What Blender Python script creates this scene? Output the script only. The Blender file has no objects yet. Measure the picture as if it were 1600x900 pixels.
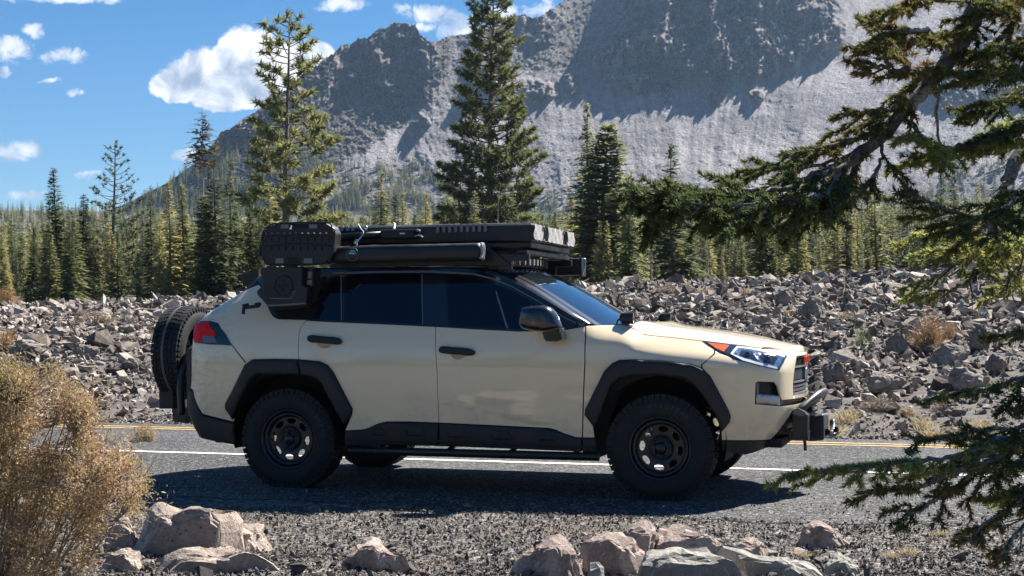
import bpy, bmesh, math, random
import numpy as np
from mathutils import Vector, Matrix, geometry
from math import sin, cos, pi, radians

# ------------------------------------------------------------------ camera, world, sun, exposure
SC = bpy.context.scene
COL = SC.collection
F = 2300.0            # focal length in pixels of the 1600 px wide photograph
HY = 500.0            # horizon row
HC = 1.25             # camera height
cam = bpy.data.cameras.new('camera'); camo = bpy.data.objects.new('camera', cam); COL.objects.link(camo)
camo.location = (0, 0, HC); camo.rotation_euler = (pi/2, 0, 0)
cam.sensor_width = 36; cam.lens = 36*F/1600; cam.shift_y = (HY-450)/1600
cam.clip_start = 0.1; cam.clip_end = 20000
SC.camera = camo
SC.view_settings.view_transform = 'Standard'; SC.view_settings.look = 'None'
SC.view_settings.exposure = 1.42; SC.view_settings.gamma = 1.0
SUN = Vector((0.62, 0.58, 1.0)).normalized()
sun = bpy.data.lights.new('sun', 'SUN'); sun.energy = 5.0; sun.angle = radians(0.5); sun.color = (1.0, 0.955, 0.88)
suno = bpy.data.objects.new('sun', sun); COL.objects.link(suno)
suno.rotation_euler = SUN.to_track_quat('Z', 'Y').to_euler(); suno.location = (30, 30, 50)
SKY_STRENGTH = 0.12

class NT:
    """small helper to write node trees"""
    def __init__(s, tree): s.t = tree; s.n = tree.nodes; s.l = tree.links
    def node(s, typ, **kw):
        n = s.n.new(typ)
        for k, v in kw.items(): setattr(n, k, v)
        return n
    def put(s, sock, v):
        if isinstance(v, bpy.types.NodeSocket): s.l.new(v, sock)
        elif v is not None: sock.default_value = v
    def m(s, op, a, b=None, c=None, clamp=False):
        n = s.n.new('ShaderNodeMath'); n.operation = op; n.use_clamp = clamp
        s.put(n.inputs[0], a)
        if b is not None: s.put(n.inputs[1], b)
        if c is not None: s.put(n.inputs[2], c)
        return n.outputs[0]
    def ss(s, x, lo, hi, a=0.0, b=1.0):
        n = s.n.new('ShaderNodeMapRange'); n.interpolation_type = 'SMOOTHSTEP'
        s.put(n.inputs[0], x); n.inputs[1].default_value = lo; n.inputs[2].default_value = hi
        n.inputs[3].default_value = a; n.inputs[4].default_value = b
        return n.outputs[0]
    def noise(s, vec, scale, detail=4, rough=0.55, dist=0.0, out=0):
        n = s.n.new('ShaderNodeTexNoise'); s.put(n.inputs['Vector'], vec)
        n.inputs['Scale'].default_value = scale; n.inputs['Detail'].default_value = detail
        n.inputs['Roughness'].default_value = rough; n.inputs['Distortion'].default_value = dist
        return n.outputs[out]
    def vor(s, vec, scale, feature='F1', out=0, rnd=1.0):
        n = s.n.new('ShaderNodeTexVoronoi'); n.feature = feature; s.put(n.inputs['Vector'], vec)
        n.inputs['Scale'].default_value = scale; n.inputs['Randomness'].default_value = rnd
        return n.outputs[out]
    def ramp(s, fac, stops, interp='LINEAR'):
        n = s.n.new('ShaderNodeValToRGB'); s.put(n.inputs[0], fac); cr = n.color_ramp; cr.interpolation = interp
        while len(cr.elements) < len(stops): cr.elements.new(0.5)
        for e, (p, c) in zip(cr.elements, stops):
            e.position = p; e.color = (c[0], c[1], c[2], 1) if not isinstance(c, (int, float)) else (c, c, c, 1)
        return n.outputs[0]
    def mix(s, f, a, b, mode='MIX'):
        n = s.n.new('ShaderNodeMix'); n.data_type = 'RGBA'; n.blend_type = mode
        s.put(n.inputs[0], f)
        for k, v in ((6, a), (7, b)):
            if isinstance(v, (tuple, list)) and len(v) == 3: v = (*v, 1)
            s.put(n.inputs[k], v)
        return n.outputs[2]
    def scale(s, vec, v):
        n = s.n.new('ShaderNodeVectorMath'); n.operation = 'MULTIPLY'; s.put(n.inputs[0], vec); n.inputs[1].default_value = v
        return n.outputs[0]
    def addv(s, vec, v):
        n = s.n.new('ShaderNodeVectorMath'); n.operation = 'ADD'; s.put(n.inputs[0], vec); s.put(n.inputs[1], v)
        return n.outputs[0]
    def bump(s, h, strength=0.5, dist=0.01, normal=None):
        n = s.n.new('ShaderNodeBump'); n.inputs['Strength'].default_value = strength
        n.inputs['Distance'].default_value = dist; s.put(n.inputs['Height'], h)
        if normal is not None: s.put(n.inputs['Normal'], normal)
        return n.outputs[0]

# ---- world: physical sky plus scattered cumulus, placed by direction
W = bpy.data.worlds.new('World'); SC.world = W; W.use_nodes = True
wt = NT(W.node_tree); wt.n.clear()
sky = wt.node('ShaderNodeTexSky', sky_type='NISHITA'); sky.sun_disc = False
sky.sun_elevation = math.asin(SUN.z); sky.sun_rotation = math.atan2(SUN.x, SUN.y)
sky.altitude = 2000; sky.air_density = 1.0; sky.dust_density = 0.3; sky.ozone_density = 2.0
tc = wt.node('ShaderNodeTexCoord').outputs['Generated']
sep = wt.node('ShaderNodeSeparateXYZ'); wt.put(sep.inputs[0], tc)
X, Y, Z = sep.outputs
Ysafe = wt.m('MAXIMUM', Y, 0.05)
A = wt.m('DIVIDE', X, Ysafe); B = wt.m('DIVIDE', Z, Ysafe)
warp = wt.noise(tc, 16.0, 5, 0.6, 0.0, 1)
wsep = wt.node('ShaderNodeSeparateXYZ'); wt.put(wsep.inputs[0], warp)
A2 = wt.m('ADD', A, wt.m('MULTIPLY', wt.m('SUBTRACT', wsep.outputs[0], 0.5), 0.030))
B2 = wt.m('ADD', B, wt.m('MULTIPLY', wt.m('SUBTRACT', wsep.outputs[1], 0.5), 0.024))
def blobs(lst):
    best = None
    for (px, py, rx, ry) in lst:
        a = wt.m('MULTIPLY', wt.m('SUBTRACT', A2, (px-800)/F), F/rx)
        b = wt.m('MULTIPLY', wt.m('SUBTRACT', B2, (HY-py)/F), F/ry)
        d = wt.m('SUBTRACT', 1.0, wt.m('ADD', wt.m('MULTIPLY', a, a), wt.m('MULTIPLY', b, b)))
        best = d if best is None else wt.m('MAXIMUM', best, d)
    return best
front = wt.m('GREATER_THAN', Y, 0.3)
cum = blobs([(390, 95, 70, 52), (325, 112, 62, 46), (285, 132, 56, 30), (440, 100, 66, 40), (365, 140, 110, 34), (474, 106, 52, 36), (415, 74, 45, 28)])
wis = blobs([(10, 82, 38, 26), (92, 90, 52, 15), (48, 50, 22, 14), (25, 238, 50, 20), (95, -2, 130, 12), (535, 12, 52, 18),
             (690, 22, 80, 18), (740, 45, 62, 30), (790, 12, 50, 20), (845, 6, 40, 16), (660, 44, 30, 9), (45, 300, 40, 12), (110, 145, 17, 8),
             (290, 243, 28, 14), (140, 272, 22, 9), (5, 118, 14, 12), (72, 126, 20, 5), (-90, 180, 70, 30), (-190, 60, 90, 40), (620, -70, 150, 40), (1650, -120, 220, 60)])
nz = wt.noise(tc, 26.0, 8, 0.6, 0.3)
nf = wt.noise(tc, 70.0, 7, 0.68, 0.5)
nq = wt.noise(tc, 62.0, 7, 0.62, 0.8)
mc = wt.ss(wt.m('ADD', wt.m('ADD', cum, wt.m('MULTIPLY', wt.m('SUBTRACT', nz, 0.5), 1.9)), wt.m('MULTIPLY', wt.m('SUBTRACT', nq, 0.5), 1.1)), 0.0, 0.34)
mw = wt.ss(wt.m('ADD', wt.m('MULTIPLY', wis, 0.7), wt.m('MULTIPLY', wt.m('SUBTRACT', nf, 0.53), 2.4)), 0.0, 0.75)
mw = wt.m('MULTIPLY', mw, wt.ss(wis, -0.7, 0.4))
mask = wt.m('MULTIPLY', wt.m('MAXIMUM', mc, wt.m('MULTIPLY', mw, 0.85)), front)
# clouds over the rest of the dome: thin scattered cumulus on a plane overhead
Zs = wt.m('MAXIMUM', Z, 0.06)
pl = wt.node('ShaderNodeCombineXYZ'); wt.put(pl.inputs[0], wt.m('DIVIDE', X, Zs)); wt.put(pl.inputs[1], wt.m('DIVIDE', Y, Zs))
far = wt.ss(wt.noise(pl.outputs[0], 0.9, 7, 0.6, 0.2), 0.62, 0.78)
far = wt.m('MULTIPLY', wt.m('MULTIPLY', far, wt.ss(Z, 0.24, 0.4)), 0.8)
mask = wt.m('MAXIMUM', mask, far)
# relief of the cloud: noise difference towards the sun, grey towards the base
puff = wt.noise(tc, 34.0, 7, 0.55, 0.6)
puff2 = wt.noise(wt.addv(tc, (0.009, 0.004, 0.012)), 34.0, 7, 0.55, 0.6)
rel = wt.m('SUBTRACT', puff, puff2)
base = wt.ss(wt.m('ADD', B, wt.m('MULTIPLY', wt.m('SUBTRACT', puff, 0.5), 0.03)), (HY-150)/F, (HY-85)/F, 0.0, 1.0)
lum = wt.m('ADD', wt.m('MULTIPLY', rel, 1.9), wt.m('ADD', 0.56, wt.m('MULTIPLY', base, 0.24)))
edge = wt.m('SUBTRACT', 1.0, wt.ss(cum, 0.0, 0.5))
lum = wt.m('ADD', lum, wt.m('MULTIPLY', edge, 0.12), clamp=True)
ccol = wt.ramp(lum, [(0.3, (0.26, 0.33, 0.45)), (0.62, (0.50, 0.55, 0.64)), (0.9, (0.80, 0.81, 0.84))])
bs = wt.node('ShaderNodeBackground'); hs = wt.node('ShaderNodeHueSaturation'); wt.put(hs.inputs['Color'], sky.outputs[0])
hs.inputs['Saturation'].default_value = 1.4; hs.inputs['Value'].default_value = 0.355
wt.put(bs.inputs[0], hs.outputs[0]); bs.inputs[1].default_value = SKY_STRENGTH
bc = wt.node('ShaderNodeBackground'); wt.put(bc.inputs[0], ccol); bc.inputs[1].default_value = 0.52
mx = wt.node('ShaderNodeMixShader'); wt.put(mx.inputs[0], mask); wt.put(mx.inputs[1], bs.outputs[0]); wt.put(mx.inputs[2], bc.outputs[0])
wo = wt.node('ShaderNodeOutputWorld'); wt.put(wo.inputs[0], mx.outputs[0])

# ------------------------------------------------------------------ helpers
def tag(o, label=None, cat=None, group=None, kind=None):
    if label: o['label'] = label
    if cat: o['category'] = cat
    if group: o['group'] = group
    if kind: o['kind'] = kind
    return o
def empty(name, loc=(0, 0, 0), rz=0.0):
    o = bpy.data.objects.new(name, None); COL.objects.link(o); o.location = loc; o.rotation_euler = (0, 0, rz)
    o.empty_display_size = 0.2
    return o
def link(name, me, parent=None, loc=None):
    o = bpy.data.objects.new(name, me); COL.objects.link(o)
    if parent is not None: o.parent = parent
    if loc is not None: o.location = loc
    return o
def npmesh(name, V, T, mat=None, smooth=False, k=None):
    """mesh from numpy: V (n,3), T (m,3) or (m,4)"""
    V = np.asarray(V, np.float32); T = np.asarray(T, np.int32); k = T.shape[1]
    me = bpy.data.meshes.new(name)
    me.vertices.add(len(V)); me.vertices.foreach_set('co', V.ravel())
    me.loops.add(T.size); me.loops.foreach_set('vertex_index', T.ravel())
    me.polygons.add(len(T)); me.polygons.foreach_set('loop_start', np.arange(0, T.size, k, dtype=np.int32))
    me.polygons.foreach_set('use_smooth', np.full(len(T), bool(smooth)))
    me.update(calc_edges=True); me.validate()
    if mat: me.materials.append(mat)
    return me
def attr(me, name, data):
    a = me.attributes.new(name, 'FLOAT', 'POINT'); a.data.foreach_set('value', np.asarray(data, np.float32))
def grid_faces(nr, nc):
    i = np.arange(nr-1)[:, None]*nc + np.arange(nc-1)[None, :]
    return np.stack([i, i+1, i+nc+1, i+nc], -1).reshape(-1, 4)
# vectorised gradient noise
_rng = np.random.RandomState(7)
_perm = np.concatenate([_rng.permutation(256)]*3).astype(np.int64)
_g = _rng.normal(size=(256, 3)); _g /= np.linalg.norm(_g, axis=1)[:, None]
def pnoise(P):
    P = np.asarray(P, float); I = np.floor(P).astype(np.int64); f = P - I; u = f*f*f*(f*(f*6-15)+10)
    r = 0
    for dx in (0, 1):
        for dy in (0, 1):
            for dz in (0, 1):
                h = _perm[_perm[_perm[(I[..., 0]+dx) & 255] + ((I[..., 1]+dy) & 255)] + ((I[..., 2]+dz) & 255)]
                g = _g[h]
                d = g[..., 0]*(f[..., 0]-dx) + g[..., 1]*(f[..., 1]-dy) + g[..., 2]*(f[..., 2]-dz)
                w = (u[..., 0] if dx else 1-u[..., 0])*(u[..., 1] if dy else 1-u[..., 1])*(u[..., 2] if dz else 1-u[..., 2])
                r = r + w*d
    return r*1.6
def fbm(P, o=4, lac=2.03, g=0.5):
    P = np.asarray(P, float); r = 0; a = 1.0
    for i in range(o): r = r + a*pnoise(P + 17.3*i); P = P*lac; a *= g
    return r
def ridged(P, o=4, lac=2.1, g=0.5):
    P = np.asarray(P, float); r = 0; a = 1.0
    for i in range(o): r = r + a*(1-2*np.abs(pnoise(P + 9.1*i))); P = P*lac; a *= g
    return r
def st(*a): return np.stack(np.broadcast_arrays(*a), -1)
def sstep(x, a, b):
    t = np.clip((x-a)/(b-a), 0, 1); return t*t*(3-2*t)
def sdpoly(px, py, poly):
    """signed distance (positive inside) to a polygon"""
    poly = np.array(poly, float); d = np.full(px.shape, 1e18); ins = np.zeros(px.shape, bool)
    for i in range(len(poly)):
        ax, ay = poly[i]; bx, by = poly[(i+1) % len(poly)]
        ex, ey = bx-ax, by-ay; wx, wy = px-ax, py-ay
        t = np.clip((wx*ex+wy*ey)/(ex*ex+ey*ey+1e-9), 0, 1)
        d = np.minimum(d, (wx-ex*t)**2+(wy-ey*t)**2)
        c = ((ay > py) != (by > py)) & (px < (bx-ax)*(py-ay)/((by-ay) if by != ay else 1e-9)+ax)
        ins ^= c
    return np.where(ins, 1, -1)*np.sqrt(d)
def PX(px, py, z):
    """the world point that stands z metres ahead of the camera and shows at photo pixel px, py"""
    return Vector(((px-800)/F*z, z, HC+(HY-py)/F*z))

def new_mat(name):
    m = bpy.data.materials.new(name); m.use_nodes = True
    t = NT(m.node_tree); b = m.node_tree.nodes['Principled BSDF']
    return m, t, b
def simple(name, col, rough=0.5, metal=0.0, coat=0.0, noise=0.0, nscale=20, bump=0.0, bscale=200, spec=None, coat_rough=0.03):
    m, t, b = new_mat(name)
    b.inputs['Base Color'].default_value = (*col, 1); b.inputs['Roughness'].default_value = rough
    b.inputs['Metallic'].default_value = metal; b.inputs['Coat Weight'].default_value = coat; b.inputs['Coat Roughness'].default_value = coat_rough
    if spec is not None: b.inputs['Specular IOR Level'].default_value = spec
    co = t.node('ShaderNodeTexCoord').outputs['Object']
    if noise:
        n = t.noise(co, nscale, 5, 0.6)
        t.put(b.inputs['Base Color'], t.ramp(n, [(0.3, tuple(c*(1-noise) for c in col)), (0.7, tuple(min(1, c*(1+noise)) for c in col))]))
        t.put(b.inputs['Roughness'], t.ss(n, 0.3, 0.7, max(0.02, rough-0.1), min(1, rough+0.1)))
    if bump:
        t.put(b.inputs['Normal'], t.bump(t.noise(co, bscale, 3, 0.6), bump, 0.002))
    return m
# road frame: O is the middle of the car on the ground, D along the road, N across it (away from the camera)
TH = radians(16.56)
Dv = np.array((cos(TH), -sin(TH))); Nv = np.array((sin(TH), cos(TH)))
Ov = np.array((-0.06, 11.31))
def uv2w(u, v): return Ov[0]+u*Dv[0]+v*Nv[0], Ov[1]+u*Dv[1]+v*Nv[1]
def w2uv(x, y): return (x-Ov[0])*Dv[0]+(y-Ov[1])*Dv[1], (x-Ov[0])*Nv[0]+(y-Ov[1])*Nv[1]
# ------------------------------------------------------------------ ground, road, mountain
def edge_wob(u): return 0.12*np.sin(u*0.9)+0.08*np.sin(u*2.3+1)
def Hg(x, y, detail=True):
    """height of the ground sheet"""
    x = np.asarray(x, float); y = np.asarray(y, float)
    u, v = w2uv(x, y); r = np.hypot(x, y)
    S = np.clip(2.95+0.04*x*np.clip(60/np.maximum(r, 1), 0, 1), 2.2, 3.8)
    e = np.maximum(v-(4.95+edge_wob(u)), 0)
    h = S*(1-np.exp(-e/26.0))
    k = 0.036+0.004*np.clip(x/np.maximum(r, 1)/0.3, -1, 1)
    h = h+np.where(r > 110, k*(r-110)+3.35e-5*(r-110)**2, 0)*(y > 0)
    if detail:
        m = sstep(e, 0.0, 5.0)*sstep(150-r, 0, 60)
        h = h+m*(0.20*fbm(st(x*0.11, y*0.11, 0*x), 3)+0.10*fbm(st(x*0.5, y*0.5, 0*x+3), 3))
        g = sstep(-v-2.0, 0, 2.5)*sstep(14-r, 0, 3)
        h = h+g*(0.05*fbm(st(x*0.9, y*0.9, 0*x+5), 3))+sstep(-v-3.2, 0, 1.6)*0.05*(r < 30)
        f = sstep(r, 120, 300)
        h = h+f*(r/400.0)*6*fbm(st(x*0.004, y*0.004, 0*x+8), 4)*sstep(1350-r, 0, 500)
    return h

az = np.concatenate([np.arange(-180, -27, 4.0), np.arange(-27, 27, 0.14), np.arange(27, 180.1, 4.0)])
rr = np.concatenate([[0.05, 1, 2, 3], np.geomspace(4, 1420, 330)])
Az, Rr = np.meshgrid(np.radians(az), rr)
gx, gy = Rr*np.sin(Az), Rr*np.cos(Az)
gz = Hg(gx, gy)
mg, t, b = new_mat('ground_stone_and_soil')
co = t.node('ShaderNodeNewGeometry').outputs['Position']
sp = t.node('ShaderNodeSeparateXYZ'); t.put(sp.inputs[0], co)
n1 = t.noise(co, 0.9, 5, 0.65); n2 = t.vor(co, 34, 'F1', 1); n3 = t.noise(co, 60, 4, 0.7)
vsep = t.node('ShaderNodeSeparateColor'); t.put(vsep.inputs[0], n2)
grav = t.ramp(vsep.outputs[0], [(0.0, (0.045, 0.042, 0.040)), (0.5, (0.11, 0.102, 0.096)), (0.85, (0.20, 0.182, 0.168)), (1.0, (0.36, 0.32, 0.28))])
soil = t.ramp(n3, [(0.3, (0.06, 0.05, 0.042)), (0.7, (0.20, 0.165, 0.135))])
near = t.mix(t.ss(n1, 0.50, 0.70), grav, soil)
fl = t.ramp(t.noise(co, 0.05, 6, 0.7), [(0.35, (0.055, 0.05, 0.035)), (0.6, (0.15, 0.14, 0.11)), (0.75, (0.26, 0.24, 0.21))])
lava = t.ramp(t.noise(co, 3.5, 6, 0.7), [(0.3, (0.045, 0.04, 0.037)), (0.7, (0.19, 0.17, 0.155))])
c = t.mix(t.ss(sp.outputs[1], 13.5, 15.5), near, lava)
c = t.mix(t.ss(sp.outputs[1], 75, 105), c, fl)
t.put(b.inputs['Base Color'], c); b.inputs['Roughness'].default_value = 0.95; b.inputs['Specular IOR Level'].default_value = 0.2
hd = t.vor(co, 34, 'F1', 0)
t.put(b.inputs['Normal'], t.bump(t.m('ADD', t.m('MULTIPLY', hd, -0.6), t.m('MULTIPLY', n3, 0.5)), 0.9, 0.02))
mesh = npmesh('ground', st(gx, gy, gz).reshape(-1, 3), grid_faces(*gx.shape)[:, ::-1], mg, True)
tag(link('ground', mesh), kind='structure')

# road: asphalt sheet 4 mm above the ground, worn ragged near edge
uu = np.concatenate([np.arange(-260, -20, 4.0), np.arange(-20, 20, 0.1), np.arange(20, 260, 4.0)])
mr, t, b = new_mat('asphalt')
co = t.node('ShaderNodeNewGeometry').outputs['Position']
v1 = t.node('ShaderNodeSeparateColor'); t.put(v1.inputs[0], t.vor(co, 88, 'F1', 1))
v2 = t.node('ShaderNodeSeparateColor'); t.put(v2.inputs[0], t.vor(co, 46, 'F1', 1))
agg = t.ramp(t.m('MAXIMUM', v1.outputs[0], t.m('MULTIPLY', v2.outputs[1], 0.97)), [(0.0, (0.012, 0.012, 0.013)), (0.6, (0.034, 0.034, 0.036)), (0.86, (0.085, 0.084, 0.084)), (0.95, (0.22, 0.215, 0.205)), (1.0, (0.50, 0.48, 0.46))])
wear = t.noise(co, 0.55, 5, 0.65)
agg = t.mix(t.ss(wear, 0.35, 0.75), agg, t.mix(0.5, agg, (0.10, 0.097, 0.092), 'ADD'))
t.put(b.inputs['Base Color'], agg); b.inputs['Roughness'].default_value = 0.8; b.inputs['Specular IOR Level'].default_value = 0.3
hb = t.m('ADD', t.m('MULTIPLY', t.vor(co, 88, 'F1', 0), -1.0), t.m('MULTIPLY', t.noise(co, 160, 3, 0.7), 0.6))
t.put(b.inputs['Normal'], t.bump(hb, 1.0, 0.014))
rows = []
v_near = -1.55+0.30*fbm(st(uu*0.35, 0*uu, 0*uu), 3)+0.12*fbm(st(uu*2.1, 0*uu, 0*uu+4), 3)
v_far = 4.80+0.5*edge_wob(uu)+0.05*fbm(st(uu*3, 0*uu, 0*uu+4), 2)
for f in np.linspace(0, 1, 12):
    v = v_near*(1-f)+v_far*f
    x, y = uv2w(uu, v); rows.append(st(x, y, np.full(x.shape, 0.004+(0.012*min(1, f*11)))))
V = np.array(rows)
link('road', npmesh('road', V.reshape(-1, 3), grid_faces(*V.shape[:2]), mr, True))['kind'] = 'structure'
def paint(name, v, w, col, z=0.0205, seed=0):
    m, t, b = new_mat(name)
    co = t.node('ShaderNodeNewGeometry').outputs['Position']
    n = t.noise(co, 42, 5, 0.75); n2 = t.noise(co, 2.2, 4, 0.6)
    t.put(b.inputs['Base Color'], t.mix(t.ss(t.m('ADD', n, t.m('MULTIPLY', n2, 0.35)), 0.70, 0.80), (*col, 1), (0.06, 0.06, 0.06, 1)))
    b.inputs['Roughness'].default_value = 0.7
    t.put(b.inputs['Normal'], t.bump(n, 0.5, 0.006))
    a = 0.012*fbm(st(uu*2.5, 0*uu+seed, 0*uu), 3); c = 0.012*fbm(st(uu*2.5, 0*uu+seed+9, 0*uu), 3)
    x0, y0 = uv2w(uu, v-w/2+a); x1, y1 = uv2w(uu, v+w/2+c)
    V = np.array([st(x0, y0, 0*x0+z), st(x1, y1, 0*x0+z)])
    link(name, npmesh(name, V.reshape(-1, 3), grid_faces(*V.shape[:2]), m))['kind'] = 'structure'
paint('white_road_line', 1.41, 0.11, (0.75, 0.75, 0.74), seed=1)
paint('yellow_road_line', 4.00, 0.10, (0.50, 0.33, 0.11), seed=2)
paint('yellow_road_line', 4.24, 0.10, (0.50, 0.33, 0.11), seed=3)

# mountain: every column rises from the forest at 1300 m; slope angle decides how far back it climbs
ridge = np.array([(-2500, 345), (-600, 345), (0, 340), (150, 335), (200, 318), (225, 303), (250, 292), (275, 276), (300, 258), (322, 238), (335, 222), (345, 206), (362, 200), (380, 186), (400, 176), (420, 158), (450, 140), (470, 122),
    (500, 101), (508, 92), (522, 86), (532, 74), (550, 70), (558, 63), (575, 62), (592, 46), (604, 47), (612, 38), (622, 37), (632, 38), (640, 42), (648, 38), (656, 56), (664, 60), (672, 70), (690, 64), (700, 58), (730, 54), (760, 47), (790, 40),
    (808, 26), (822, 24), (830, 32), (850, 24), (862, 16), (880, 4), (900, -10), (950, -25), (1000, -55), (1100, -85), (1200, -95), (1300, -85), (1380, -45), (1430, -20), (1500, -5), (1560, 10), (1700, 50), (2100, 140), (2600, 240), (4200, 345)], float)
cx = np.concatenate([np.arange(-2400, -60, 40), np.arange(-60, 1660, 1.8), np.arange(1660, 4000, 40)])
NR = 250
yr = np.interp(cx, ridge[:, 0], ridge[:, 1])
jag = sstep(cx, 330, 420)
yr = yr-jag*(5.0*np.abs(fbm(st(cx*0.09, 0*cx, 0*cx), 4))+3.2*np.abs(fbm(st(cx*0.33, 0*cx, 0*cx+5), 3))*(1+sstep(cx, 540, 580)*sstep(700-cx, 0, 40)))
tt = np.linspace(0, 1, NR)[:, None]
PYm = 360*(1-tt)+np.minimum(yr, 352)[None, :]*tt
PXm = np.broadcast_to(cx[None, :], PYm.shape)
# zones, by rock type
wx = PXm+9*fbm(st(PXm/22, PYm/22, 0*PXm), 3); wy = PYm+9*fbm(st(PXm/22, PYm/22, 0*PXm+7), 3)
Z1 = [(505, 60), (655, 20), (690, 88), (662, 152), (640, 148), (600, 140), (560, 152), (520, 140), (490, 175), (440, 185), (380, 215), (335, 235), (300, 240), (330, 190), (420, 140)]
Z2 = [(985, -80), (960, 20), (938, 60), (912, 84), (930, 118), (965, 142), (1000, 152), (1030, 158), (1060, 150), (1082, 122), (1102, 140), (1124, 146), (1148, 124), (1170, 138), (1190, 132), (1220, 118), (1260, 96), (1290, 98), (1322, 76), (1330, 50), (1318, 20), (1312, -30), (1330, -150), (985, -200)]
Z4 = [(806, 8), (812, 62), (838, 74), (872, 66), (884, 20), (880, -40), (820, -40)]
Z3 = [(1400, 150), (1450, 120), (1500, 110), (1540, 60), (1700, 0), (1700, 170), (1520, 160), (1480, 175)]
cl1 = sstep(sdpoly(wx, wy, Z1), -4, 5); cl2 = sstep(sdpoly(wx, wy, Z2), 2, 16); cl3 = np.maximum(sstep(sdpoly(wx, wy, Z3), -6, 8)*0.55, 0.6*sstep(sdpoly(wx, wy, Z4), -4, 8))
# small outcrops standing in the scree
outc = 0*cl1
for (ox, oy, rx, ry) in [(893, 130, 14, 16), (660, 186, 12, 9), (1040, 120, 20, 50), (1122, 140, 18, 28), (1180, 150, 14, 14), (770, 120, 26, 30), (845, 140, 30, 18)]:
    outc = np.maximum(outc, sstep(1-((wx-ox)/rx)**2-((wy-oy)/ry)**2, 0, 0.5))
cliff = np.clip(np.maximum(np.maximum(cl1, cl2), np.maximum(cl3, outc*0.8)), 0, 1)
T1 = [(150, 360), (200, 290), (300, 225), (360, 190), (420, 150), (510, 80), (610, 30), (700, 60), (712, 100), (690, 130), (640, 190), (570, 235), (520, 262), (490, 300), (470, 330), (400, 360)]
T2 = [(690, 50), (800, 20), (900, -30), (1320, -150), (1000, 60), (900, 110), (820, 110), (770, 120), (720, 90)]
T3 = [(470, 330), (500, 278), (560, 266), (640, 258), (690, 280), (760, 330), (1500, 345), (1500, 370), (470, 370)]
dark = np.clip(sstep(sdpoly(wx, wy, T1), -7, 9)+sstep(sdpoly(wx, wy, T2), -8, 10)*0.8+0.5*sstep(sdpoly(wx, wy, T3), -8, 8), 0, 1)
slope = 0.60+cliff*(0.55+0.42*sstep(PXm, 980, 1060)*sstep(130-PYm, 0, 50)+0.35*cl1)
hill = sstep(sdpoly(wx, wy, T3), -2, 8)
slope = slope*(1-hill)+0.42*hill
kk = np.hanning(61); kk /= kk.sum()      # slope angles change gently from column to column
slope = np.array([np.convolve(np.pad(row, 30, mode='edge'), kk, mode='valid') for row in slope])
r = np.zeros_like(PYm); r[0] = 1300
for i in range(1, NR):
    e = (HY-PYm[i])/F; dy = PYm[i-1]-PYm[i]
    r[i] = r[i-1]+np.maximum(dy, 0)*r[i-1]/F/np.maximum(slope[i]-e, 0.18)
X3, Y3 = PXm/100.0, PYm/100.0
# buttresses, flutes, blocks and runnels push the surface towards or away from the viewer
big = ridged(st(X3*1.0+Y3*0.35, Y3*0.75-X3*0.25, 0*X3), 6, g=0.58)
flu = ridged(st(X3*5.2+Y3*0.8, Y3*1.9, 0*X3+2), 5, g=0.6)
blk = fbm(st(X3*11, Y3*13, 0*X3+4), 4, g=0.65)
run_ang = (PXm-1050)/900.0
runn = ridged(st((PXm+(PYm-150)*run_ang*1.2)/17.0, PYm/160.0, 0*X3+5), 3)
gr = fbm(st(X3*26, Y3*26, 0*X3+6), 3, g=0.7)
fade = sstep(tt, 0.0, 0.1)
dr = cliff*(32*(big-0.75)+4*(flu-0.7)+22*fbm(st(X3*2.6+Y3, Y3*2.4, 0*X3+21), 5, g=0.6)+24*np.abs(fbm(st(X3*5, Y3*4.2, 0*X3+27), 5, g=0.62))+9*np.abs(fbm(st(X3*14+Y3*4, Y3*12, 0*X3+29), 4, g=0.65))+8*blk+2*gr+2.0*gr)+(1-cliff)*(16*fbm(st(X3*0.8, Y3*0.7, 0*X3+9), 3)+2.4*runn*(1-dark)*sstep(PXm, 560, 700)+1.3*gr+2.2*fbm(st(X3*5, Y3*6, 0*X3+41), 4, g=0.7)*(1-dark)+dark*(5.5*blk+7*np.abs(fbm(st(X3*8, Y3*9, 0*X3+33), 4, g=0.65))+2.6*gr)+(1-dark)*0.9*blk)
r = r-dr*fade*0.9
wz = HC+(HY-PYm)/F*r
V = st((PXm-800)/F*r, r, wz)
# the back of the mountain closes it as a solid mass
back = []
for f in (0.02, 0.25, 0.6, 1.0):
    q = V[-1].copy(); s = 1+f*0.5; q = st(q[:, 0]*s, q[:, 1]*s, q[:, 2]*(1-f)); back.append(q)
V = np.concatenate([V, np.array(back)], 0)
pad = lambda a: np.concatenate([a]+[a[-1:]]*4, 0)
mm, t, b = new_mat('volcanic_rock_and_scree')
co = t.node('ShaderNodeNewGeometry').outputs['Position']
def at(n):
    a = t.node('ShaderNodeAttribute'); a.attribute_name = n; return a.outputs['Fac']
ns = t.noise(co, 0.012, 7, 0.7); nb = t.noise(t.scale(co, (1, 1, 0.35)), 0.07, 6, 0.75); nfine = t.noise(co, 0.45, 4, 0.8)
scree = t.ramp(t.m('ADD', t.m('MULTIPLY', ns, 0.5), t.m('MULTIPLY', nfine, 0.5)), [(0.40, (0.19, 0.178, 0.18)), (0.5, (0.37, 0.345, 0.355)), (0.60, (0.55, 0.51, 0.50))])
stri = t.noise(t.scale(co, (1, 0.2, 0.2)), 0.05, 6, 0.7)
scree = t.mix(t.ss(stri, 0.42, 0.62), scree, t.mix(0.42, scree, (0.15, 0.13, 0.13)))
scree = t.mix(t.ss(at('debris'), -0.2, 1.4, 0.55, 0.0), scree, (0.17, 0.155, 0.16, 1))
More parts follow.
